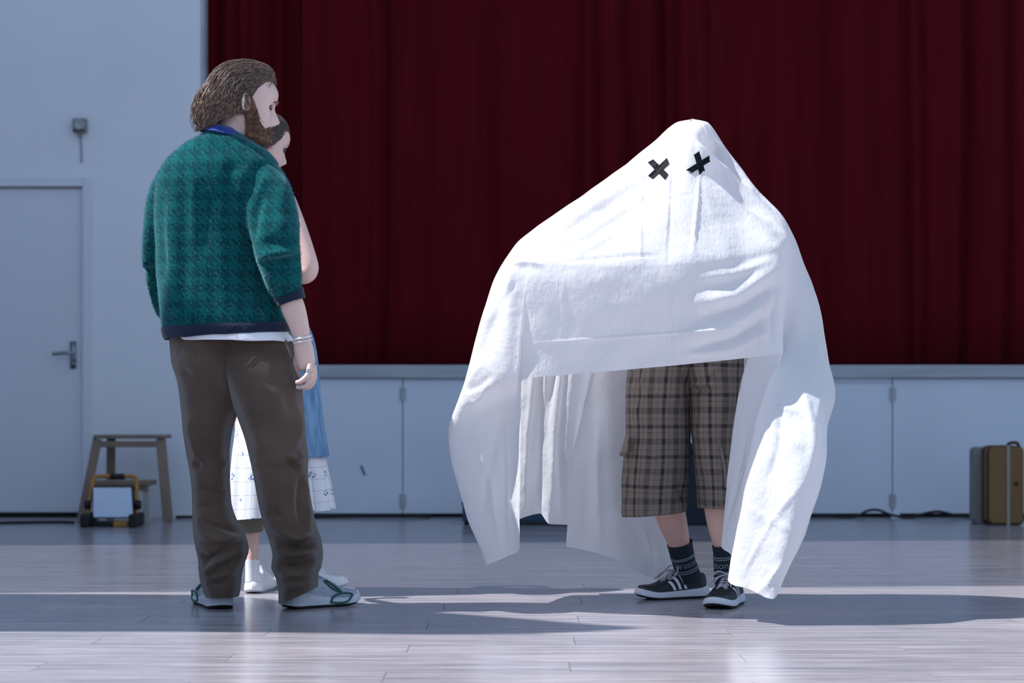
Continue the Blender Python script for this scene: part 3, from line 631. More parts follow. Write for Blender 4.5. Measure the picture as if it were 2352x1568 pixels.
# ------------------------------------------------------------------ people: shared builders
ZT = [-.118, -.108, -.095, -.075, -.06, -.045, -.03, -.01, .015, .03, .055, .08, .1, .115, .122]
XFt = [.050, .078, .087, .083, .086, .087, .087, .086, .089, .099, .099, .088, .064, .032, .002]
XBt = [-.005, -.015, -.028, -.045, -.058, -.072, -.083, -.093, -.1, -.103, -.103, -.094, -.074, -.042, -.002]
WTt = [.020, .035, .044, .053, .058, .062, .065, .069, .072, .073, .075, .070, .056, .033, .002]
def head_surf(th, z, nose_k=1.0):
    th, z = np.broadcast_arrays(np.asarray(th, float), np.asarray(z, float)); sh = z.shape
    q3 = pchip(ZT, np.array([XFt, XBt, WTt]).T, np.clip(z.ravel(), -.118, .122)); xf, xb, w = [q3[:, i].reshape(sh) for i in range(3)]
    c, s = np.cos(th), np.sin(th)
    x = np.where(c > 0, xf*abs(c)**.82, xb*abs(c)**.9); y = w*np.sign(s)*abs(s)**.85
    f = np.clip(c*3, 0, 1)
    nz = np.interp(z, [-.052, -.046, -.034, -.026, -.005, .012, .026], [0, .016, .034, .036, .022, .010, 0])*nose_k
    ny = np.interp(z, [-.05, -.03, 0, .03], [.017, .014, .009, .010]); x = x+f*nz*np.exp(-(y/ny)**2)
    ay = abs(y)
    x = x-f*.013*np.exp(-((ay-.032)/.017)**2-((z-.010)/.012)**2)
    x = x+f*.004*np.exp(-((ay-.045)/.02)**2-((z+.02)/.016)**2)
    x = x+f*.008*np.exp(-(y/.021)**2)*(np.exp(-((z+.0575)/.0055)**2)+np.exp(-((z+.0705)/.006)**2))
    return np.stack([x, y, z], -1)
class Frame:
    def __init__(s, o, yaw, pitch, sc=1.0, roll=0):
        a, p = R(yaw), R(pitch)
        f = np.array((math.cos(a)*math.cos(p), math.sin(a)*math.cos(p), -math.sin(p))); l = np.array((-math.sin(a), math.cos(a), 0.0)); u = np.cross(f, l)
        s.o = np.asarray(o, float); s.m = np.stack([f, l, u])*sc
    def __call__(s, v): return s.o+np.asarray(v, float)@s.m
def head(mb, fr, nose_k=1.0):
    z = np.concatenate([np.linspace(-.118, .1, 84), np.linspace(.104, .122, 8)]); th = np.linspace(0, 2*np.pi, 110, endpoint=False)
    mb.grid(fr(head_surf(th[None], z[:, None], nose_k)), True, True)
    for s in (-1, 1):                                 # ears
        a = np.linspace(0, 2*np.pi, 20, endpoint=False); ph = np.linspace(.15, np.pi-.15, 8)
        def earp(ex, ez, out): # local ear plane, flared off the skull
            return np.stack([-.020+ex*.82-.12*ez, s*(.0725+out+(-ex+.014)*.5), -.002+ez], -1)
        V = np.stack([earp(.017*np.sin(p)*np.cos(a)*(1-.18*np.sin(a)*-1), .031*np.sin(p)*np.sin(a), np.full(20, .004*np.cos(p))) for p in ph]); mb.grid(fr(V), True, True)
        t = np.linspace(-1.9, 3.2, 22); rim = earp(-.0165*np.cos(t-1.2+1.2)*1.0, .030*np.sin(t), np.full(22, .006)); rim = earp(.0165*np.cos(t+1.0), .030*np.sin(t+1.0), np.full(22, .006))
        mb.tube(list(fr(rim[::3])), .0042, 8, 30, (0, 0, 1))
        t = np.linspace(-1.0, 2.4, 10); mb.tube(list(fr(earp(.008*np.cos(t+1.4), .017*np.sin(t+1.2), np.full(10, .005)))), .003, 6, 20, (0, 0, 1))
def strands(mb, paths, r0, n=4):
    for c, k in paths:
        m = len(c); rr = r0*k*np.array([.5]+[1]*(m-3)+[.6, .12]); mb.grid(tubeV(c, rr, rr*.6, n, m, (0.3, .2, .9)), True, False)
def hand(mb, w, d, s, n, sc=1.0, curl=.6):
    w, d, s, n = [np.asarray(x, float) for x in (w, d, s, n)]; d = d/np.linalg.norm(d); s = s-d*(s@d); s /= np.linalg.norm(s); n = np.cross(d, s)*np.sign(np.cross(d, s)@n)
    mb.grid(tubeV([w-d*.03, w, w+d*.04*sc, w+d*.085*sc, w+d*.1*sc], np.array([.026, .028, .038, .041, .034])*sc, np.array([.022, .02, .017, .014, .01])*sc, 16, 16, tuple(n)))
    for k, (o, L) in enumerate(((.030, .072), (.010, .082), (-.010, .076), (-.029, .058))):
        b = w+d*.088*sc+s*o*sc; pts = [b-d*.012]; a = .15
        for j in range(3):
            a += curl*(.9 if j else .5); pts.append(pts[-1]+(d*math.cos(a)+n*math.sin(a))*L*sc*(.45, .32, .26)[j]*1.05)
        mb.grid(tubeV(pts, np.array([.010, .0095, .0085, .0065])*sc, None, 10, 14, tuple(s)))
    b = w+d*.02*sc+s*.026*sc; mb.grid(tubeV([b, b+(s*.75+d*.6)*.035*sc, b+(s*.6+d*1.3)*.045*sc+n*.01, b+(s*.55+d*1.9)*.05*sc+n*.02], np.array([.014, .012, .010, .007])*sc, None, 10, 14, tuple(n)))
HW = ([0, .012, .05, .12, .28, .45, .68, .84, .93, .98, 1], [0, .014, .027, .034, .035, .039, .050, .046, .034, .019, 0])
HT = ([0, .04, .12, .22, .32, .38, .48, .62, .78, .9, .97, 1], [.070, .088, .090, .078, .080, .098, .092, .072, .056, .047, .040, .030])
def shoe(parent, org, hd, L, Wk, mu, msole, mout, style):
    org = np.asarray(org, float); hd = np.array((hd[0], hd[1], 0.0)); hd /= np.linalg.norm(hd); sd = np.array((-hd[1], hd[0], 0.0)); k = L/.28
    hw = lambda t: np.interp(t, *HW)*Wk*k; hs = 1.35 if style == 'runner' else 1.0
    spring = lambda t: .014*k*np.clip((t-.72)/.28, 0, 1)**2+.006*k*np.clip((.12-t)/.12, 0, 1)**2
    zs = lambda t: np.interp(t, [0, .2, .5, .8, 1], [.042*hs, .036*hs, .030, .027, .030])*k+spring(t)
    ht = lambda t: np.interp(t, *HT)*k+spring(t)
    W3 = lambda x, y, z: org+x[..., None]*hd+y[..., None]*sd+z[..., None]*np.array((0, 0, 1.0))
    def U(t, a, lift=0.0):
        t = np.asarray(t, float); a = np.asarray(a, float); y = (hw(t)*.94+lift)*np.sign(np.cos(a))*abs(np.cos(a))**.75; z = zs(t)-.006*k+(ht(t)-zs(t)+.006*k+lift)*np.sin(a)**.8
        return W3(L*(.012+.976*t), y, z)
    t = .5-.5*np.cos(np.linspace(0, np.pi, 46)); a = np.linspace(0.0, np.pi, 22)
    V = U(t[:, None], a[None]); V[0] = V[0]*.35+V[1]*.65
    up = gridobj('shoe', V, mu, parent, False)
    an = np.linspace(0, 2*np.pi, 84, endpoint=False); tt = .5-.5*np.cos(an); sg = np.where(an < np.pi, 1, -1)
    lev = np.linspace(0, 1, 13); S_ = []
    for v in lev:
        fl = 1.07-.06*v+(.022*np.sin(v*33)*np.clip((.55-tt)/.15, 0, 1) if style == 'runner' else 0)+(.02*np.sin(v*np.pi) if style != 'runner' else .015*np.sin(v*np.pi))
        S_.append(W3(L*(tt+(tt-.5)*(fl-1)), sg*hw(tt)*fl, .009*k+spring(tt)+(zs(tt)-spring(tt)-.009*k)*v))
    gridobj('midsole', np.stack(S_), msole, up, True, True)
    gridobj('outsole', np.stack([W3(L*(tt+(tt-.5)*(f-1)), sg*hw(tt)*f, z*k+spring(tt)*(1 if z else .9)) for f, z in ((.94, .0), (1.0, .002), (1.05, .010))]), mout, up, True, True)
    lm = M['lace'] if style == 'stripes' else mu
    top = lambda t_, y_, lift=.004: W3(np.array(L*(.012+.976*t_)), np.array(y_*k), np.array(ht(t_)*1.0-abs(y_)*k*.35+lift))
    if style in ('stripes', 'plain', 'runner'):
        lc = MB()
        for j in range(5):
            t_ = .44+.052*j
            for s in (-1, 1): lc.tube([top(t_, -s*.019), top(t_+.022, 0, .006), top(t_+.045, s*.019)], .0026*k, 6, 8, (0, 0, 1))
        if style == 'stripes':
            b = top(.42, 0, .010)
            for s in (-1, 1):
                lc.tube([b, b+sd*s*.03+hd*.012+np.array((0, 0, .012)), b+sd*s*.052+hd*.03+np.array((0, 0, -.012)), b+sd*s*.048+hd*.055+np.array((0, 0, -.030)), b+sd*s*.028+hd*.04+np.array((0, 0, -.008)), b], .0027*k, 7, 26, (0.2, .1, 1))
                lc.tube([b, b+sd*s*.02+hd*.04+np.array((0, 0, -.006)), b+sd*s*.034+hd*.075+np.array((0, 0, -.034))], .0027*k, 7, 12, (0.2, .1, 1))
            lc.grid(tubeV([b-sd*.007, b, b+sd*.007], [.004, .0055, .004], None, 8, 8, (0, 0, 1)))
        lc.obj('laces', lm, up, True)
    def patch(name, t0, a0, t1, a1, w0, w1, m_):
        u = np.linspace(0, 1, 10)[:, None]; v = np.linspace(-.5, .5, 4)[None]
        gridobj(name, U(t0+(t1-t0)*u+(w0+(w1-w0)*u)*v, a0+(a1-a0)*u+0*v, .0018), m_, up, False)
    if style == 'stripes':
        for s in (0, 1):
            for j in range(3):
                A = lambda x: x if s == 0 else np.pi-x
                patch('side_stripe', .36+.085*j, A(.10), .44+.085*j, A(1.02-.06*j), .042, .040, M['stripe'])
        tq = np.linspace(.86, .985, 10)[:, None]; aq = np.linspace(.25, np.pi-.25, 16)[None]
        gridobj('toe_cap', U(tq, aq+0*tq, .0016), mat('toe_rubber', (20, 24, 34), .35) if 'toe_rubber' not in bpy.data.materials else bpy.data.materials['toe_rubber'], up, False)
    if style == 'runner':
        for s in (0, 1):
            A = lambda x: x if s == 0 else np.pi-x
            sg_ = 1 if s == 0 else -1; loop = [(.50, .016), (.54, .034), (.62, .043), (.72, .043), (.79, .036), (.76, .024), (.70, .015), (.60, .013), (.50, .016)]
            mb = MB(); mb.tube([W3(np.array(L*a_), np.array(sg_*(hw(a_)*1.06+.001)), np.array(b_*k+spring(a_))) for a_, b_ in loop], .0036*k, 7, 50, (.1, .2, 1)); mb.obj('green_loop', M['green'], up, True)
            mb = MB(); mb.tube([U(.46, A(.95), .002), U(.55, A(.55), .003), U(.66, A(.45), .003), U(.60, A(.75), .003), U(.50, A(1.1), .003)], .0034*k, 7, 30, (.1, .2, 1)); mb.obj('green_band', M['green'], up, True)
            for j in range(5): patch('rib', .36+.035*j, A(.02), .30+.035*j, A(.35), .008, .006, M['gsole'])
        patch('heel_panel', .02, .5, .02, np.pi-.5, .03, .03, M['gsole'])
    if style == 'plain':
        patch('heel_tab', .015, 1.2, .015, np.pi-1.2, .02, .02, M['black'])
    return up

# ------------------------------------------------------------------ the bearded man
man = empty('person', (0, 0, 0), 'bearded person in a teal wool jumper and brown corduroys, back to the camera, looking right', 'person')
SWE = [(300, 482, 552, .045, .068), (314, 456, 566, .04, .088), (328, 428, 588, .03, .098), (350, 402, 620, .03, .112), (380, 374, 642, .02, .126), (420, 357, 648, .02, .136), (480, 354, 630, .03, .14),
       (560, 356, 612, .03, .14), (640, 360, 622, .03, .142), (700, 366, 640, .03, .146), (740, 372, 658, .03, .149), (757, 376, 664, .03, .148, -14)]
LEGL = [(765, 388, 562, .03, .112), (800, 391, 560, .03, .120), (830, 394, 560, .03, .13), (880, 407, 556, .03, .13), (940, 416, 546, .02, .125), (1000, 425, 531, .02, .11), (1050, 432, 527, .02, .10), (1100, 438, 527, .02, .095),
        (1150, 441, 530, .02, .095), (1200, 444, 548, .02, .095), (1235, 448, 567, .02, .097), (1262, 453, 571, .02, .097), (1290, 458, 563, .03, .09), (1320, 460, 556, .03, .087), (1350, 467, 554, .03, .085), (1368, 473, 551, .03, .083)]
LEGR = [(765, 500, 668, .03, .112), (800, 502, 676, .03, .120), (830, 503, 682, .02, .13), (880, 518, 690, -.01, .13), (940, 539, 697, -.02, .13), (1000, 559, 703, -.02, .115), (1050, 572, 711, -.03, .105), (1100, 584, 709, -.03, .10),
        (1150, 594, 714, -.02, .10), (1200, 606, 724, -.01, .10), (1245, 621, 738, 0, .10), (1275, 627, 741, 0, .10), (1300, 624, 738, 0, .10), (1322, 634, 732, 0, .096, -8), (1345, 640, 732, 0, .092, -24), (1366, 641, 731, .0, .088, -38)]
def shrink(tab, k, kr=None): return [(r[0], (r[1]+r[2])/2-(r[2]-r[1])/2*k, (r[1]+r[2])/2+(r[2]-r[1])/2*k, r[3], r[4]*(kr or k)) for r in tab]
def turn(V):                                          # his back is turned a little to the left of the hall
    k = np.interp(V[..., 2], [.15, .45, .85, 1.45, 1.6], [0, 0, -.02, -.02, 0]); V = V.copy(); V[..., 1] += k*(V[..., 0]+.94); return V
hf = Frame(P(566, 245, .05), 20, 10)
mb = MB(); head(mb, hf)
mb.grid(tubeV([P(556, 262, .06), P(538, 295, .05), P(522, 335, .04), P(510, 380, .03)], [.058, .056, .060, .07], [.060, .06, .064, .07], 24, 20))
mb.grid(turn(rows(shrink(SWE, .8), 40, 32))); mb.grid(turn(rows(shrink(LEGL[:-1], .7), 50, 20))); mb.grid(turn(rows(shrink(LEGR[:-2], .7), 50, 20)))
mb.grid(pxtube([(590, 400, -.02, 34), (618, 480, -.07, 32), (636, 580, -.10, 28), (660, 665, -.082, 26), (673, 705, -.078, 27.5), (686, 745, -.07, 23.5), (694, 778, -.065, 19.5), (698, 805, -.062, 23), (703, 832, -.06, 22), (708, 846, -.06, 16)], 22, 60, .8))
for tab, rr in (([(712, 836, -.082), (707, 860, -.098), (693, 874, -.10), (679, 879, -.095)], .0098), ([(716, 842, -.066), (715, 870, -.08), (702, 886, -.085), (680, 889, -.08)], .0105),
                ([(719, 842, -.048), (720, 872, -.055), (708, 889, -.06), (688, 888, -.055)], .0105), ([(720, 838, -.03), (722, 866, -.034), (712, 882, -.038), (694, 878, -.034)], .010), ([(688, 806, -.035), (680, 830, -.03), (682, 852, -.03), (686, 868, -.03)], .012)):
    mb.grid(tubeV([P(*t) for t in tab], [rr*1.08, rr, rr*.92, rr*.74], None, 12, 18))
mb.grid(turn(pxtube([(392, 400, .03, 22), (364, 480, .055, 17), (351, 575, .09, 11), (349, 605, .12, 6), (356, 650, .17, 8), (372, 722, .27, 10), (400, 745, .33, 12)], 18, 50, 1)))
hand(mb, turn(P(402, 747, .33)[None])[0], (.6, .35, -.3), (.1, .2, .9), (.5, -.6, 0), .95)
mb.tube([P(508, 1330, .04), P(507, 1378, .06)], .032, 14, 6, (0, 1, 0)); mb.tube([P(676, 1330, .06), P(680, 1375, .08)], .032, 14, 6, (0, 1, 0))
body = remeshed('body', mb, .0032, M['skin'], man, 3)
for s in (-1, 1):
    e = MB(); c0 = hf((.0705, s*.032, .008)); a = np.linspace(0, 2*np.pi, 14, endpoint=False); ph = np.linspace(.05, np.pi-.05, 9)
    e.grid(np.stack([c0+.0112*np.stack([np.sin(p)*np.cos(a), np.sin(p)*np.sin(a), np.full(14, np.cos(p))], -1) for p in ph])); e.obj('eye', M['eye'], body, True); ld = MB(); ld.tube([hf((.080, s*.018, .009)), hf((.0835, s*.030, .0145)), hf((.074, s*.046, .009))], [.002, .0034, .002], 6, 14, (0, 0, 1)); ld.obj('eyelid', M['skin'], body, True)
    br = MB(); br.tube([hf((.094, s*.016, .026)), hf((.094, s*.032, .031)), hf((.080, s*.05, .026))], [.0045, .0055, .0025], 6, 12, (0, 0, 1)); br.obj('eyebrow', M['beard'], body, True)
lp = MB(); lp.tube([hf((.089, -.022, -.066)), hf((.097, -.012, -.068)), hf((.0985, 0, -.069)), hf((.097, .012, -.068)), hf((.089, .022, -.066))], [.002, .0045, .005, .0045, .002], 8, 20, (0, 0, 1)); lp.obj('lower_lip', M['lip'], body, True)
# hair: swept back from the brow, flicking out at the nape
def hp(px, py): return np.array(((px-566)/690/.94, 0, (245-py)/690))
HF = Frame(P(566, 245, .05), 20, 0)
HA = [((632, 192), (596, 204), .050, 70), ((624, 160), (584, 208), .070, 84), ((598, 143), (574, 214), .080, 90), ((562, 138), (560, 220), .087, 90), ((522, 146), (552, 226), .091, 90), ((494, 168), (546, 232), .092, 92),
      ((475, 200), (541, 242), .092, 96), ((457, 226), (534, 256), .088, 98), ((449, 256), (522, 268), .078, 96), ((452, 280), (506, 280), .066, 92), ((464, 298), (494, 286), .056, 88)]
hk = np.arange(len(HA)); hpts = np.array([hp(*a[0]) for a in HA]); hcs = np.array([hp(*a[1]) for a in HA]); hw_ = np.array([a[2] for a in HA]); hA_ = np.array([a[3] for a in HA])
def hair_pt(t, s, k=1.0):
    t = np.atleast_1d(t); p, c = pchip(hk, hpts, t), pchip(hk, hcs, t); w, A = pchip(hk, hw_, t), pchip(hk, hA_, t); a = np.radians(A*s)
    return c+(np.cos(a)*k)[:, None]*(p-c)+np.array((0, 1, 0))*(np.sin(a)*w*k)[:, None]
V = np.stack([hair_pt(np.full(41, t), np.linspace(-1, 1, 41), .93) for t in np.linspace(0, 10, 40)])
hb_ = MB(); hb_.grid(HF(V), False, False)
V2 = np.stack([hair_pt(np.full(41, t), np.linspace(-1, 1, 41), .6) for t in np.linspace(0, 10, 40)]); hb_.grid(HF(V2), False, False)
hair = hb_.obj('hair', M['hairbase'], man, True)
pa = []
for i in range(2100):
    s0 = RNG.uniform(-1.02, 1.02); t0 = max(0, RNG.uniform(-3, 8.2)); t1 = min(10.6, t0+RNG.uniform(2.2, 5.0)); m = 12
    if t0 > 6.5: t1 = 10.9
    tt = np.linspace(t0, t1, m); kk = RNG.uniform(.92, 1.03); f1, f2 = RNG.uniform(0, 6.28, 2); wv = .06*np.clip((tt-5.5)/2.5, 0.2, 1)
    ss = s0+RNG.normal(0, .10)*np.linspace(0, 1, m)+wv*np.sin(tt*2.6+f1)
    kv = kk+(.02+.05*np.clip((tt-6)/2, 0, 1))*np.sin(tt*2.4+f2)*np.linspace(0, 1, m)+(.03*RNG.uniform(.2, 1)*np.clip((tt-7.5)/3, 0, 1)**2)
    loc = np.concatenate([hair_pt([min(a, 10)], np.array([b]), c) for a, b, c in zip(tt, ss, kv)])
    ov = np.clip(tt-10, 0, 1); loc[:, 0] -= ov*.02*RNG.uniform(-.3, 1); loc[:, 2] -= ov*.018*RNG.uniform(-.2, 1)
    pa.append((HF(loc), RNG.uniform(.6, 1.3)))
for i in range(160):                                   # stray curls at the back
    t0 = RNG.uniform(6, 9.5); s0 = RNG.uniform(-.6, .8); b = hair_pt([t0], np.array([s0]), .95)[0]; o_ = (b-hcs[5]); o_ /= np.linalg.norm(o_); k2 = RNG.uniform(.006, .018)
    loc = np.stack([b, b+o_*k2*.5+np.array((0, 0, -.004)), b+o_*k2+np.array((0, 0, -.012)), b+o_*k2*.9+np.array((0, 0, -.022)), b+o_*k2*.7+np.array((0, 0, -.028))]); pa.append((HF(loc), .5))
for a_ in ([(618, 168), (614, 190), (606, 206), (594, 214), (580, 219)], [(622, 170), (619, 186), (612, 196), (604, 200), (598, 203)]):   # loose lock over the temple
    pa.append((HF(np.array([hp(*p_)+np.array((0, -.062-.002*i_, 0)) for i_, p_ in enumerate(a_)])), .9))
sm = MB(); strands(sm, pa, .0016); sm.obj('hair_strands', M['hair'], hair, True)
# beard
tb_ = np.radians(np.linspace(-112, 112, 90)); zb_ = np.linspace(-.124, .045, 60)
def bmask(th, z):
    d = abs(np.degrees(th)); zb = np.interp(d, [0, 14, 25, 40, 55, 68, 78, 92, 112], [-.044, -.046, -.050, -.060, -.056, -.040, -.010, .035, -.05]); lo = np.interp(d, [0, 60, 85, 95, 112], [-.14, -.14, -.125, -.06, -.02])
    m_ = np.clip((zb-z)/.012, 0, 1)*np.clip((z-lo)/.012, 0, 1); m_ = m_*(3-2*m_)*m_
    return m_*(1-np.exp(-(d/15)**4-((z+.066)/.010)**4))
TH, ZZ = np.meshgrid(tb_, zb_); Bm = bmask(TH, ZZ)
H0 = head_surf(TH, ZZ, 0.0); Hn = np.stack([np.cos(TH), np.sin(TH), np.clip((-.085-ZZ)*12, 0, 1)*-1.0], -1); Hn /= np.linalg.norm(Hn, axis=2, keepdims=True)
thick = -.006+Bm*(.014+.010*np.exp(-((ZZ+.105)/.03)**2))
gB = MB(); gB.grid(hf(H0+Hn*thick[..., None]), False, False); beard = gB.obj('beard', M['beard'], man, True)
pa = []
while len(pa) < 1500:
    th, z = RNG.uniform(tb_[0], tb_[-1]), RNG.uniform(-.124, .04); m_ = float(bmask(np.array(th), np.array(z)))
    if m_ < .35: continue
    p0 = head_surf(th, z, 0.0); n_ = np.array((math.cos(th), math.sin(th), -.5 if z < -.09 else 0)); n_ /= np.linalg.norm(n_); L_ = m_*RNG.uniform(.015, .027); j = RNG.normal(0, .35, 3)
    pa.append((hf(np.stack([p0, p0+n_*L_*.5+np.array((0, 0, -.002)), p0+n_*L_*.85+np.array((-.001, 0, -.008))+j*L_*.3, p0+n_*L_*1.0+np.array((-.004, 0, -.014))+j*L_*.6])), RNG.uniform(.7, 1.2)))
sm = MB(); strands(sm, pa, .0011, 3); sm.obj('beard_hairs', M['beard'], beard, True)
# jumper
torso = turn(rows(SWE, 150, 150, 0, .95))
tc = torso.mean(1, keepdims=True)
ts = [([(436, 400), (432, 520), (424, 660), (420, 750)], 20, -.008), ([(472, 395), (468, 480), (468, 600)], 16, -.010), ([(448, 370), (446, 470), (444, 580)], 14, .009), ([(374, 420), (374, 520), (378, 660)], 12, -.010), ([(392, 400), (392, 520), (396, 680), (402, 755)], 18, .009),
      ([(552, 355), (520, 405), (503, 470)], 14, -.010), ([(575, 375), (556, 410), (545, 460)], 10, .012), ([(542, 400), (530, 500)], 14, -.007), ([(580, 640), (630, 700), (656, 745)], 9, .014), ([(592, 690), (636, 745)], 10, -.012), ([(555, 590), (600, 680), (620, 750)], 16, -.008), ([(500, 520), (520, 660), (530, 750)], 24, .007)]
torso = folds(torso, ts, True, tc); torso = wob(torso, .006, 7, True, 5)
rs = pxtube([(556, 374, .03, 18), (582, 394, .01, 40), (606, 432, -.025, 57), (622, 485, -.06, 61), (632, 535, -.10, 57), (636, 565, -.11, 55), (640, 590, -.11, 52), (645, 615, -.10, 47), (652, 645, -.09, 44), (660, 668, -.08, 37), (664, 678, -.079, 35)], 64, 150, .96)
rc = rs.mean(1, keepdims=True)
rs = folds(rs, [([(588, 592), (630, 583), (688, 576)], 8, .016), ([(590, 608), (640, 600), (690, 592)], 8, -.018), ([(600, 560), (640, 552), (685, 545)], 10, -.010), ([(598, 625), (640, 640), (660, 660)], 9, .010), ([(600, 440), (585, 500), (582, 560)], 9, -.014), ([(640, 430), (645, 500), (650, 550)], 16, .008), ([(610, 400), (596, 440), (590, 470)], 8, .012)], True, rc)
rs = wob(rs, .005, 11, True, 9)
ls = pxtube([(420, 388, .03, 18), (394, 408, .035, 32), (372, 448, .05, 33), (359, 505, .06, 28), (351, 555, .08, 25), (346, 590, .10, 22), (342, 603, .11, 19), (349, 618, .13, 15), (352, 650, .16, 17), (362, 690, .22, 16), (372, 722, .27, 14)], 40, 120, 1.1)
ls = turn(ls); ls = folds(ls, [([(325, 600), (345, 605)], 6, .008), ([(335, 618), (355, 622)], 6, -.008), ([(340, 640), (360, 650)], 6, .006)], True, ls.mean(1, keepdims=True)); ls = wob(ls, .005, 14, True, 2)
jm = MB(); jm.grid(torso); jm.grid(rs); jm.grid(ls); jum = remeshed('jumper', jm, .0055, M['sweater'], man, 7, .5)
cu = pxtube([(662, 672, -.08, 36.5), (665, 680, -.078, 35.5), (669, 692, -.077, 33.5), (670, 695, -.077, 32.5)], 48, 16, .98); gridobj('cuff', wob(cu, .002, 60, True), M['navyrib'], jum)
hb2 = rows([(746, 371, 664, .03, .152, -12), (755, 372, 668, .03, .157, -15), (766, 375, 670, .03, .157, -18), (771, 378, 668, .03, .153, -18)], 22, 110, 0, .95); hb2 = turn(hb2); gridobj('hem_band', wob(hb2, .003, 22, True), M['navyrib'], jum)
cb = rows([(294, 486, 552, .045, .072, 14), (298, 476, 556, .042, .085, 18), (305, 468, 562, .04, .092, 20), (312, 460, 568, .038, .098, 22)], 16, 70, 0); cb = turn(cb); gridobj('collar', wob(cb, .002, 40, True), M['navyrib2'], jum)
tsv = rows([(760, 396, 658, .03, .142, -10), (772, 398, 668, .03, .146, -6), (783, 402, 676, .03, .148, 2), (784, 405, 674, .03, .145, 2)], 24, 100, 0, .92); tsv = turn(tsv); gridobj('undershirt', wob(tsv, .004, 16, True), M['white'], man)
# loose wool fibres
fv = []; ff = []; nv_ = len(jum.data.vertices); cov = np.zeros(nv_*3); jum.data.vertices.foreach_get('co', cov); nov = np.zeros(nv_*3); jum.data.vertices.foreach_get('normal', nov); cov = cov.reshape(-1, 3); nov = nov.reshape(-1, 3)
for a in RNG.integers(0, nv_, 26000):
    p, n_ = cov[a], nov[a]
    if n_[1] > .45: continue
    d_ = n_+RNG.normal(0, .55, 3)+np.array((0, 0, -.35)); d_ /= np.linalg.norm(d_); L_ = RNG.uniform(.003, .009); s_ = np.cross(d_, (.3, .7, .2)); s_ /= np.linalg.norm(s_); k = len(fv)
    fv += [p+s_*.00042, p-s_*.00042, p+d_*L_]; ff.append((k, k+1, k+2))
fo_ = mesh('wool_fibres', fv, ff, M['fuzz'], jum); fo_['kind'] = 'stuff'
# corduroy trousers
def leg(tab, strokes, seed):
    V = turn(rows(tab, 190, 90, 0)); V = folds(V, strokes, True, V.mean(1, keepdims=True)); return wob(V, .007, 8, True, seed, (1, 1, .6))
sl = [([(455, 1195), (500, 1210), (560, 1222)], 7, -.012), ([(452, 1222), (500, 1240), (566, 1235)], 9, .014), ([(455, 1262), (480, 1285), (520, 1262), (560, 1240)], 8, -.016), ([(458, 1295), (478, 1312), (500, 1290), (540, 1270)], 8, .016), ([(500, 1300), (530, 1285), (558, 1272)], 7, -.012), ([(465, 1330), (500, 1325), (550, 1310)], 7, .008), ([(480, 1342), (520, 1340)], 5, -.005),
      ([(430, 960), (445, 1010), (455, 1060)], 12, .016), ([(440, 1065), (460, 1072)], 8, -.012), ([(500, 1080), (525, 1055)], 7, .008), ([(440, 1120), (500, 1130), (525, 1120)], 6, -.007), ([(445, 1160), (500, 1168)], 6, -.007), ([(410, 840), (440, 870), (480, 880)], 12, -.010), ([(420, 800), (450, 830), (500, 850)], 14, .010), ([(485, 790), (500, 850), (530, 910), (545, 945)], 12, .014), ([(460, 1000), (470, 1100), (480, 1180)], 22, -.008)]
sr = [([(630, 1215), (680, 1238), (735, 1230)], 8, .016), ([(640, 1250), (690, 1262), (730, 1250)], 8, -.018), ([(628, 1270), (670, 1275), (735, 1268)], 7, .014), ([(640, 1300), (680, 1300), (725, 1288)], 7, -.014), ([(640, 1318), (690, 1322), (725, 1308)], 6, .010), ([(650, 1350), (700, 1345)], 8, .006), ([(690, 930), (685, 1000), (660, 1040)], 10, .016), ([(650, 1040), (680, 1055), (705, 1040)], 8, .016), ([(655, 1060), (690, 1080)], 9, -.014), ([(705, 1080), (700, 1150), (712, 1220)], 8, .014), ([(690, 1090), (685, 1150), (690, 1220)], 8, -.012),
      ([(575, 1060), (620, 1075), (660, 1072)], 8, -.008), ([(610, 1180), (650, 1185)], 6, -.008), ([(560, 800), (600, 830), (650, 840)], 16, .010), ([(560, 860), (610, 880), (670, 870)], 16, -.010), ([(560, 905), (600, 915), (640, 910)], 12, .008), ([(640, 860), (660, 900), (670, 960)], 14, -.010), ([(590, 980), (610, 1040)], 18, .008)]
tr = gridobj('trousers', leg(LEGL, sl, 1), M['cord'], man); gridobj('trouser_leg', leg(LEGR, sr, 4), M['cord'], tr)
pk = MB(); pk.tube([P(655, 779, -.142), P(664, 800, -.138), P(672, 822, -.128)], .0035, 6, 12); pk.obj('pocket_seam', M['cord'], tr, True)
# bracelets and rings
def ringobj(name, c, nrm, r, rt, m_, parent, beads=0, el=1.0):
    nrm = np.asarray(nrm, float); nrm /= np.linalg.norm(nrm); s = np.cross(nrm, (0, 1, 0)); s /= np.linalg.norm(s); u = np.cross(nrm, s); mbx = MB(); k = beads or 28
    a = np.linspace(0, 2*np.pi, k, endpoint=False); ctr = c+np.cos(a)[:, None]*s*r+np.sin(a)[:, None]*u*r*el
    if beads:
        t = np.linspace(0, 2*np.pi, 6, endpoint=False); ph = np.linspace(.2, np.pi-.2, 5)
        for p in ctr: mbx.grid(np.stack([p+rt*np.stack([np.sin(q_)*np.cos(t), np.sin(q_)*np.sin(t), np.full(6, np.cos(q_))], -1) for q_ in ph]))
    else: mbx.grid(np.stack([[p+rt*(math.cos(b)*(p-c)/np.linalg.norm(p-c)+math.sin(b)*nrm*1.6) for b in np.linspace(0, 6.2832, 8, endpoint=False)] for p in np.vstack([ctr, ctr[:1]])]), True, False)
    return mbx.obj(name, m_, parent, True)
ax = P(695, 785, -.065)-P(688, 750, -.07)
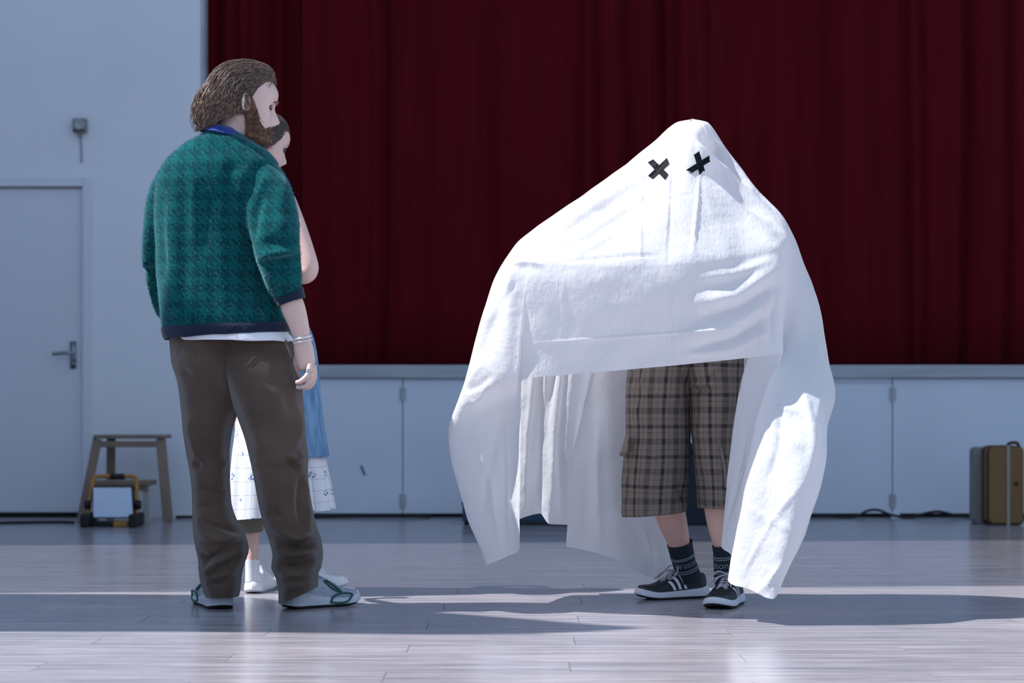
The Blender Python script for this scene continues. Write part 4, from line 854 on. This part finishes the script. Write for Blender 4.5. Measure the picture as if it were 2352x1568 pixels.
ringobj('bracelet', P(694, 775, -.066), ax+np.array((0, .0, .004)), .0305, .0024, M['pearl'], man, 0, .85); ringobj('bracelet', P(695.5, 783, -.065), ax, .0305, .0032, M['pearl'], man, 40, .85)
for c_, n_, r_ in ((P(709, 851, -.093), P(707, 860, -.098)-P(712, 836, -.082), .0112), (P(708.2, 855, -.0955), P(707, 860, -.098)-P(712, 836, -.082), .0112), (P(713, 862, -.077), P(713, 870, -.08)-P(716, 842, -.066), .0118), (P(696, 887.5, -.084), P(680, 889, -.08)-P(702, 886, -.085), .011)):
    ringobj('finger_ring', c_, n_, r_, .0013, M['silver'], man)
for tb3 in ([(508, 1335, .05, 28), (507, 1380, .065, 27)], [(678, 1335, .07, 28), (682, 1375, .09, 27)]): gridobj('sock', pxtube(tb3, 24, 10), M['white'], man)
shoe(man, P(508, 1400, .005)*np.array((1, 1, 0)), (-.28, .96), .30, 1.22, M['gshoe'], M['gsole'], M['black'], 'runner')
shoe(man, P(655, 1396, .02)*np.array((1, 1, 0)), (.74, .67), .295, 1.18, M['gshoe'], M['gsole'], M['black'], 'runner')

# ------------------------------------------------------------------ the woman behind him
wo = empty('person', (0, 0, 0), 'person in white floral skirt and blue denim, mostly hidden behind the bearded person', 'person')
fw = Frame(P(603, 337, .62), 33, 15, .93)
DR = [(420, 596, 640, .62, .05), (448, 566, 672, .62, .08), (500, 560, 676, .62, .10), (600, 566, 676, .62, .10), (700, 570, 684, .62, .10), (780, 560, 714, .62, .12), (900, 548, 728, .62, .14), (1000, 538, 738, .62, .16), (1045, 533, 744, .62, .17), (1100, 529, 754, .62, .18, -8), (1180, 522, 766, .62, .19, -26)]
mb = MB(); head(mb, fw, .85); mb.grid(tubeV([P(600, 352, .62), P(606, 390, .62), P(612, 440, .62)], [.048, .046, .055], None, 20, 14)); mb.grid(rows(shrink(DR[:6], .9), 40, 28))
mb.grid(pxtube([(650, 462, .60, 30), (668, 510, .56, 31), (694, 580, .52, 29), (706, 618, .50, 26), (690, 628, .50, 24), (650, 610, .53, 20), (610, 590, .60, 15)], 20, 60, 1)); hand(mb, P(604, 588, .62), (-.8, .5, .2), (0, .2, 1), (.3, .9, 0), .85)
mb.grid(pxtube([(590, 462, .64, 28), (575, 530, .70, 27), (570, 600, .74, 24), (600, 622, .80, 20), (640, 600, .82, 15)], 20, 50, 1)); hand(mb, P(645, 597, .82), (.8, -.3, .2), (0, .2, 1), (-.2, -.9, 0), .85)
mb.grid(pxtube([(585, 760, .62, 48), (580, 950, .62, 42), (580, 1100, .62, 30), (581, 1190, .61, 22), (581, 1245, .60, 14), (580, 1295, .60, 13), (580, 1330, .60, 15)], 20, 60, 1)); mb.grid(pxtube([(660, 760, .66, 48), (665, 950, .68, 42), (662, 1100, .7, 30), (655, 1190, .72, 23), (650, 1260, .75, 14), (650, 1330, .78, 15)], 20, 60, 1))
wbody = remeshed('body', mb, .004, M['skin_w'], wo, 2)
for s in (-1, 1):
    e = MB(); c0 = fw((.073, s*.032, .008)); a = np.linspace(0, 2*np.pi, 14, endpoint=False); ph = np.linspace(.05, np.pi-.05, 9)
    e.grid(np.stack([c0+.0113*np.stack([np.sin(p)*np.cos(a), np.sin(p)*np.sin(a), np.full(14, np.cos(p))], -1) for p in ph])); e.obj('eye', M['iris'], wbody, True)
    br = MB(); br.tube([fw((.092, s*.016, .027)), fw((.092, s*.032, .032)), fw((.078, s*.05, .027))], [.0022, .0028, .001], 6, 12, (0, 0, 1)); br.obj('eyebrow', M['hair_w'], wbody, True)
# hair pulled back smooth into a low knot
WA = [((.093, .074), (.05, .05), .050, 80), ((.07, .112), (.03, .03), .070, 96), ((.02, .134), (.01, .02), .079, 100), ((-.05, .124), (-.02, .015), .082, 102), ((-.10, .07), (-.04, 0), .080, 100), ((-.115, .0), (-.05, -.02), .070, 96), ((-.10, -.05), (-.06, -.03), .05, 90)]
wk_ = np.arange(len(WA)); wpp = np.array([(a[0][0], 0, a[0][1]) for a in WA]); wcc = np.array([(a[1][0], 0, a[1][1]) for a in WA]); www = np.array([a[2] for a in WA]); wAA = np.array([a[3] for a in WA])
def whp(t, s, k=1.0):
    t = np.atleast_1d(t); p, c = pchip(wk_, wpp, t), pchip(wk_, wcc, t); a = np.radians(pchip(wk_, wAA, t)*s)
    return c+(np.cos(a)*k)[:, None]*(p-c)+np.array((0, 1, 0))*(np.sin(a)*pchip(wk_, www, t)*k)[:, None]
hh = MB()
for k in (1.05, .85): hh.grid(fw(np.stack([whp(np.full(31, t), np.linspace(-1, 1, 31), k) for t in np.linspace(0, 6, 30)])), False, False)
a = np.linspace(0, 2*np.pi, 16, endpoint=False); hh.grid(fw(np.stack([np.array((-.125, 0, -.01))+.036*np.stack([np.sin(p)*np.cos(a), np.sin(p)*np.sin(a), np.full(16, np.cos(p))], -1) for p in np.linspace(.05, 3.09, 10)])))
whair = hh.obj('hair', M['hair_w'], wo, True); pa = []
for i in range(500):
    s0 = RNG.uniform(-1, 1); t0 = max(0, RNG.uniform(-2, 4)); tt = np.linspace(t0, min(6, t0+2.5), 9); k0 = RNG.uniform(1.05, 1.075)
    pa.append((fw(np.concatenate([whp([x], np.array([s0*(1-.04*(x-t0))]), k0) for x in tt])), RNG.uniform(.6, 1.1)))
sm = MB(); strands(sm, pa, .0014); sm.obj('hair_strands', M['hair_w'], whair, True)
V = rows(DR, 120, 140, -.1); a = np.linspace(0, 2*np.pi, 140, endpoint=False); cc = V.mean(1, keepdims=True)
pw = np.clip((np.linspace(0, 10, 120)-4.5)/5.5, 0, 1)[:, None]*(np.sin(a*11)+.5*np.sin(a*19+1))*.05; V = cc+(V-cc)*(1+pw[..., None]*np.array((1, 1, 0))); gridobj('floral_skirt', V, M['floral'], wo)
qa = np.radians(np.linspace(-78, 105, 60)); ta = np.array([list(r)+[0]*(6-len(r)) for r in DR]); tq = pchip(np.arange(len(ta)), ta, np.linspace(3.4, 8.02, 60)); V = np.zeros((60, 60, 3))
for i, (py, l, r, Y, ry, ti) in enumerate(tq):
    c = P((l+r)/2, py, Y); hwid = ((r-l)/2+3+5*(i/59))*(Y-CY)/F; rp = 1+.025*np.sin(qa*15+.6*i/20)*(i/59)
    V[i, :, 0] = c[0]+hwid*np.cos(qa)*rp; V[i, :, 1] = Y+(ry+.012)*np.sin(qa)*rp-.1*hwid*np.cos(qa); V[i, :, 2] = c[2]
den = gridobj('denim_apron', wob(V, .006, 18, False, 1, (1, 1, .3)), M['denim'], wo, False); den.modifiers.new('t', 'SOLIDIFY').thickness = .004
hm_ = MB(); hm_.tube(list(V[-1][::6]), .005, 6, 60, (0, 0, 1)); hm_.obj('apron_hem', M['denim'], den, True)
gridobj('khaki_shorts', wob(rows([(1090, 540, 614, .62, .06), (1180, 543, 609, .61, .058), (1205, 549, 606, .61, .052), (1222, 556, 603, .61, .045, -6), (1220, 559, 600, .61, .04)], 30, 40), .005, 20, True), M['khaki'], wo)
gridobj('khaki_shorts', wob(rows([(1090, 622, 696, .70, .06), (1180, 622, 692, .71, .058), (1222, 628, 684, .72, .045)], 30, 40), .005, 20, True), M['khaki'], wo)
for tab in ([(580, 1284, .60, 17), (580, 1305, .60, 16.5), (580, 1335, .60, 17)], [(650, 1284, .76, 17), (650, 1305, .77, 16.5), (650, 1335, .78, 17)]):
    gridobj('sock', pxtube(tab, 24, 14), M['white'], wo)
p_ = P(580, 1362, .575); shoe(wo, p_*np.array((1, 1, 0)), (.06, 1), .26, 1.08, M['wshoe'], M['wshoe'], M['gsole'], 'plain')
p_ = P(632, 1350, .78); shoe(wo, p_*np.array((1, 1, 0)), (.99, -.10), .268, 1.0, M['wshoe'], M['wshoe'], M['gsole'], 'plain')

# ------------------------------------------------------------------ the person under the sheet
gh = empty('person', (0, 0, 0), 'person hidden under the white sheet, plaid cargo shorts, bare calves, dark socks and navy trainers', 'person')
SL = [(790, 1446, 1602, .2, .12), (850, 1443, 1592, .2, .13), (900, 1440, 1587, .2, .13), (950, 1437, 1584, .21, .125), (1000, 1438, 1584, .22, .12), (1060, 1433, 1586, .24, .115), (1120, 1428, 1581, .26, .115), (1172, 1428, 1577, .27, .115, -8), (1180, 1431, 1574, .27, .113, -14)]
SR = [(790, 1556, 1712, .2, .12), (850, 1566, 1707, .19, .13), (900, 1580, 1702, .18, .13), (1000, 1587, 1694, .18, .12), (1080, 1595, 1692, .18, .115), (1155, 1601, 1692, .19, .11), (1165, 1603, 1690, .19, .108)]
mb = MB(); fg = Frame(P(1592, 372, .15), -110, 6, .98); head(mb, fg)
mb.grid(tubeV([P(1592, 400, .16), P(1585, 450, .17), P(1578, 500, .18)], [.052, .052, .065], None, 20, 12))
mb.grid(rows([(468, 1555, 1605, .18, .06), (490, 1500, 1660, .18, .085), (520, 1482, 1678, .18, .10), (600, 1485, 1672, .19, .11), (700, 1480, 1672, .2, .11), (770, 1470, 1685, .2, .09), (830, 1475, 1680, .21, .07), (870, 1490, 1670, .21, .05)], 50, 30))
mb.grid(pxtube([(1510, 505, .16, 34), (1440, 555, .06, 33), (1360, 580, -.05, 29), (1310, 612, -.10, 24), (1280, 622, -.14, 19)], 20, 50, 1)); hand(mb, P(1279, 622, -.14), (-.85, -.3, .06), (.1, -.7, -.1), (0, .1, -1), .8, .35)
mb.grid(pxtube([(1655, 505, .16, 34), (1690, 548, .10, 32), (1718, 590, .04, 26), (1735, 605, -.03, 21), (1742, 608, -.07, 18)], 20, 50, 1)); hand(mb, P(1742, 608, -.07), (.45, -.75, .05), (-.5, -.4, .1), (0, .1, -1), .72, .35)
mb.grid(pxtube([(1520, 850, .2, 62), (1518, 1000, .22, 54), (1520, 1100, .26, 42), (1540, 1180, .31, 35), (1550, 1215, .34, 31), (1562, 1255, .37, 24), (1572, 1295, .40, 20), (1582, 1338, .41, 15)], 24, 70, 1)); mb.grid(pxtube([(1636, 850, .2, 62), (1640, 1000, .18, 52), (1642, 1100, .19, 36), (1646, 1165, .19, 29), (1652, 1210, .2, 26), (1660, 1255, .21, 21), (1663, 1300, .22, 19), (1666, 1338, .23, 15)], 24, 70, 1))
remeshed('body', mb, .0045, M['leg'], gh, 3)
def short(tab, strokes, seed):
    V = rows(tab, 130, 84, -.05); V = folds(V, strokes, True, V.mean(1, keepdims=True)); return wob(V, .006, 9, True, seed)
shl = gridobj('shorts', short(SL, [([(1450, 850), (1470, 890), (1462, 940)], 9, -.010), ([(1470, 860), (1490, 920)], 10, .008), ([(1575, 840), (1580, 900), (1586, 960)], 9, -.012), ([(1430, 1040), (1440, 1100), (1435, 1160)], 7, -.008), ([(1560, 1100), (1570, 1160)], 8, -.010), ([(1500, 1000), (1505, 1160)], 16, .006)], 3), M['plaid'], gh)
gridobj('shorts_leg', short(SR, [([(1580, 885), (1620, 880), (1665, 890)], 6, .012), ([(1585, 900), (1640, 895)], 6, -.010), ([(1615, 870), (1640, 850), (1660, 830)], 6, .010), ([(1610, 950), (1618, 1100)], 12, .006)], 6), M['plaid'], shl)
def flap(pts, Y, th):
    v = [P(x, y, Y_) for (x, y), Y_ in zip(pts, Y)]; v2 = [p+np.array((0, .012, 0)) for p in v]; b = MB().add(v+v2, [(0, 1, 2, 3), (7, 6, 5, 4), (0, 4, 5, 1), (1, 5, 6, 2), (2, 6, 7, 3), (3, 7, 4, 0)]); return b.obj('pocket_flap', M['plaid'], shl, False, .003)
flap([(1637, 985), (1690, 962), (1692, 1020), (1655, 1028)], (.060, .105, .105, .062), .01)
flap([(1436, 1000), (1443, 1002), (1438, 1042), (1426, 1040)], (.16, .13, .15, .19), .01)
MB().tube([P(1440, 1040, .18), P(1432, 1044, .17), P(1423, 1041, .17)], .006, 8, 10).obj('toggle', M['plaid'], shl, True)
bt = MB(); bt.tube([P(1655, 1026, .058), P(1664, 1075, .062), P(1668, 1120, .066)], .005, 6, 14); bt.obj('pocket_edge', M['plaid'], shl, True)
SKL = [(1561, 1246, .365, 29.5), (1566, 1270, .375, 28), (1571, 1290, .39, 27), (1578, 1312, .40, 28), (1584, 1332, .405, 31)]
SKR = [(1659, 1251, .205, 23.5), (1661, 1275, .21, 22.5), (1662, 1298, .215, 22.5), (1664, 1320, .22, 24), (1665, 1340, .22, 27)]
def sock(tab, stripes, txt):
    V = pxtube(tab, 40, 40, 1.0); so_ = gridobj('sock', V, M['sock'], gh)
    c = np.array([P(*t[:3]) for t in tab]); rad = [t[3]*(t[2]-CY)/F for t in tab]
    axis = lambda f: (pchip(np.arange(5), c, [f*4])[0], float(pchip(np.arange(5), np.array(rad), [f*4])[0]))
    d = c[3]-c[0]; Lx = np.linalg.norm(d); d /= Lx; s = np.cross(d, (0, 1, 0)); s /= np.linalg.norm(s); u = np.cross(s, d)
    for f in stripes: p_, r_ = axis(f); ringobj('stripe', p_, d, r_+.0006, .0013, M['sockline'], so_)
    cu_ = bpy.data.curves.new('lettering', 'FONT'); cu_.body = txt[0]; cu_.size = .034; cu_.extrude = .0004; cu_.align_x = 'CENTER'; cu_.align_y = 'CENTER'; cu_.resolution_u = 3
    o = bpy.data.objects.new('t', cu_); COL.objects.link(o); me_ = bpy.data.meshes.new_from_object(o.evaluated_get(bpy.context.evaluated_depsgraph_get())); bpy.data.objects.remove(o)
    p_, r_ = axis(txt[1])
    b = bmesh.new(); b.from_mesh(me_); bmesh.ops.subdivide_edges(b, edges=[e for e in b.edges if e.calc_length() > .004], cuts=2)
    for v in b.verts:
        an = v.co.x/r_+txt[2]; rr = r_+.0012+v.co.z
        v.co = Vector(p_-d*v.co.y*1.0+(-u if u[1] > 0 else u)*rr*math.cos(an)+np.array((1, 0, 0))*0+(s if s[0] > 0 else -s)*rr*math.sin(an))
    b.to_mesh(me_); b.free(); me_.name = 'lettering'; link('lettering', me_, M['sockline'], so_); return so_
sock(SKL, (.30, .345, .64, .69), ('Wilson', .49, .1)); sock(SKR, (.27, .32, .63, .68), ('Wilson', .46, -1.05))
hd = np.array((-.93, -.36)); hd /= np.linalg.norm(hd); toe = P(1464, 1375, .34); L_ = .27
shoe(gh, (toe[0]-hd[0]*L_, toe[1]-hd[1]*L_, 0), hd, L_, 1.0, M['nshoe'], M['gsole'], M['black'], 'stripes')
hd = np.array((-.38, -.92)); hd /= np.linalg.norm(hd); toe = P(1640, 1402, -.005); L_ = .275
shoe(gh, (toe[0]-hd[0]*L_, toe[1]-hd[1]*L_, 0), hd, L_, 1.06, M['nshoe'], M['gsole'], M['black'], 'stripes')
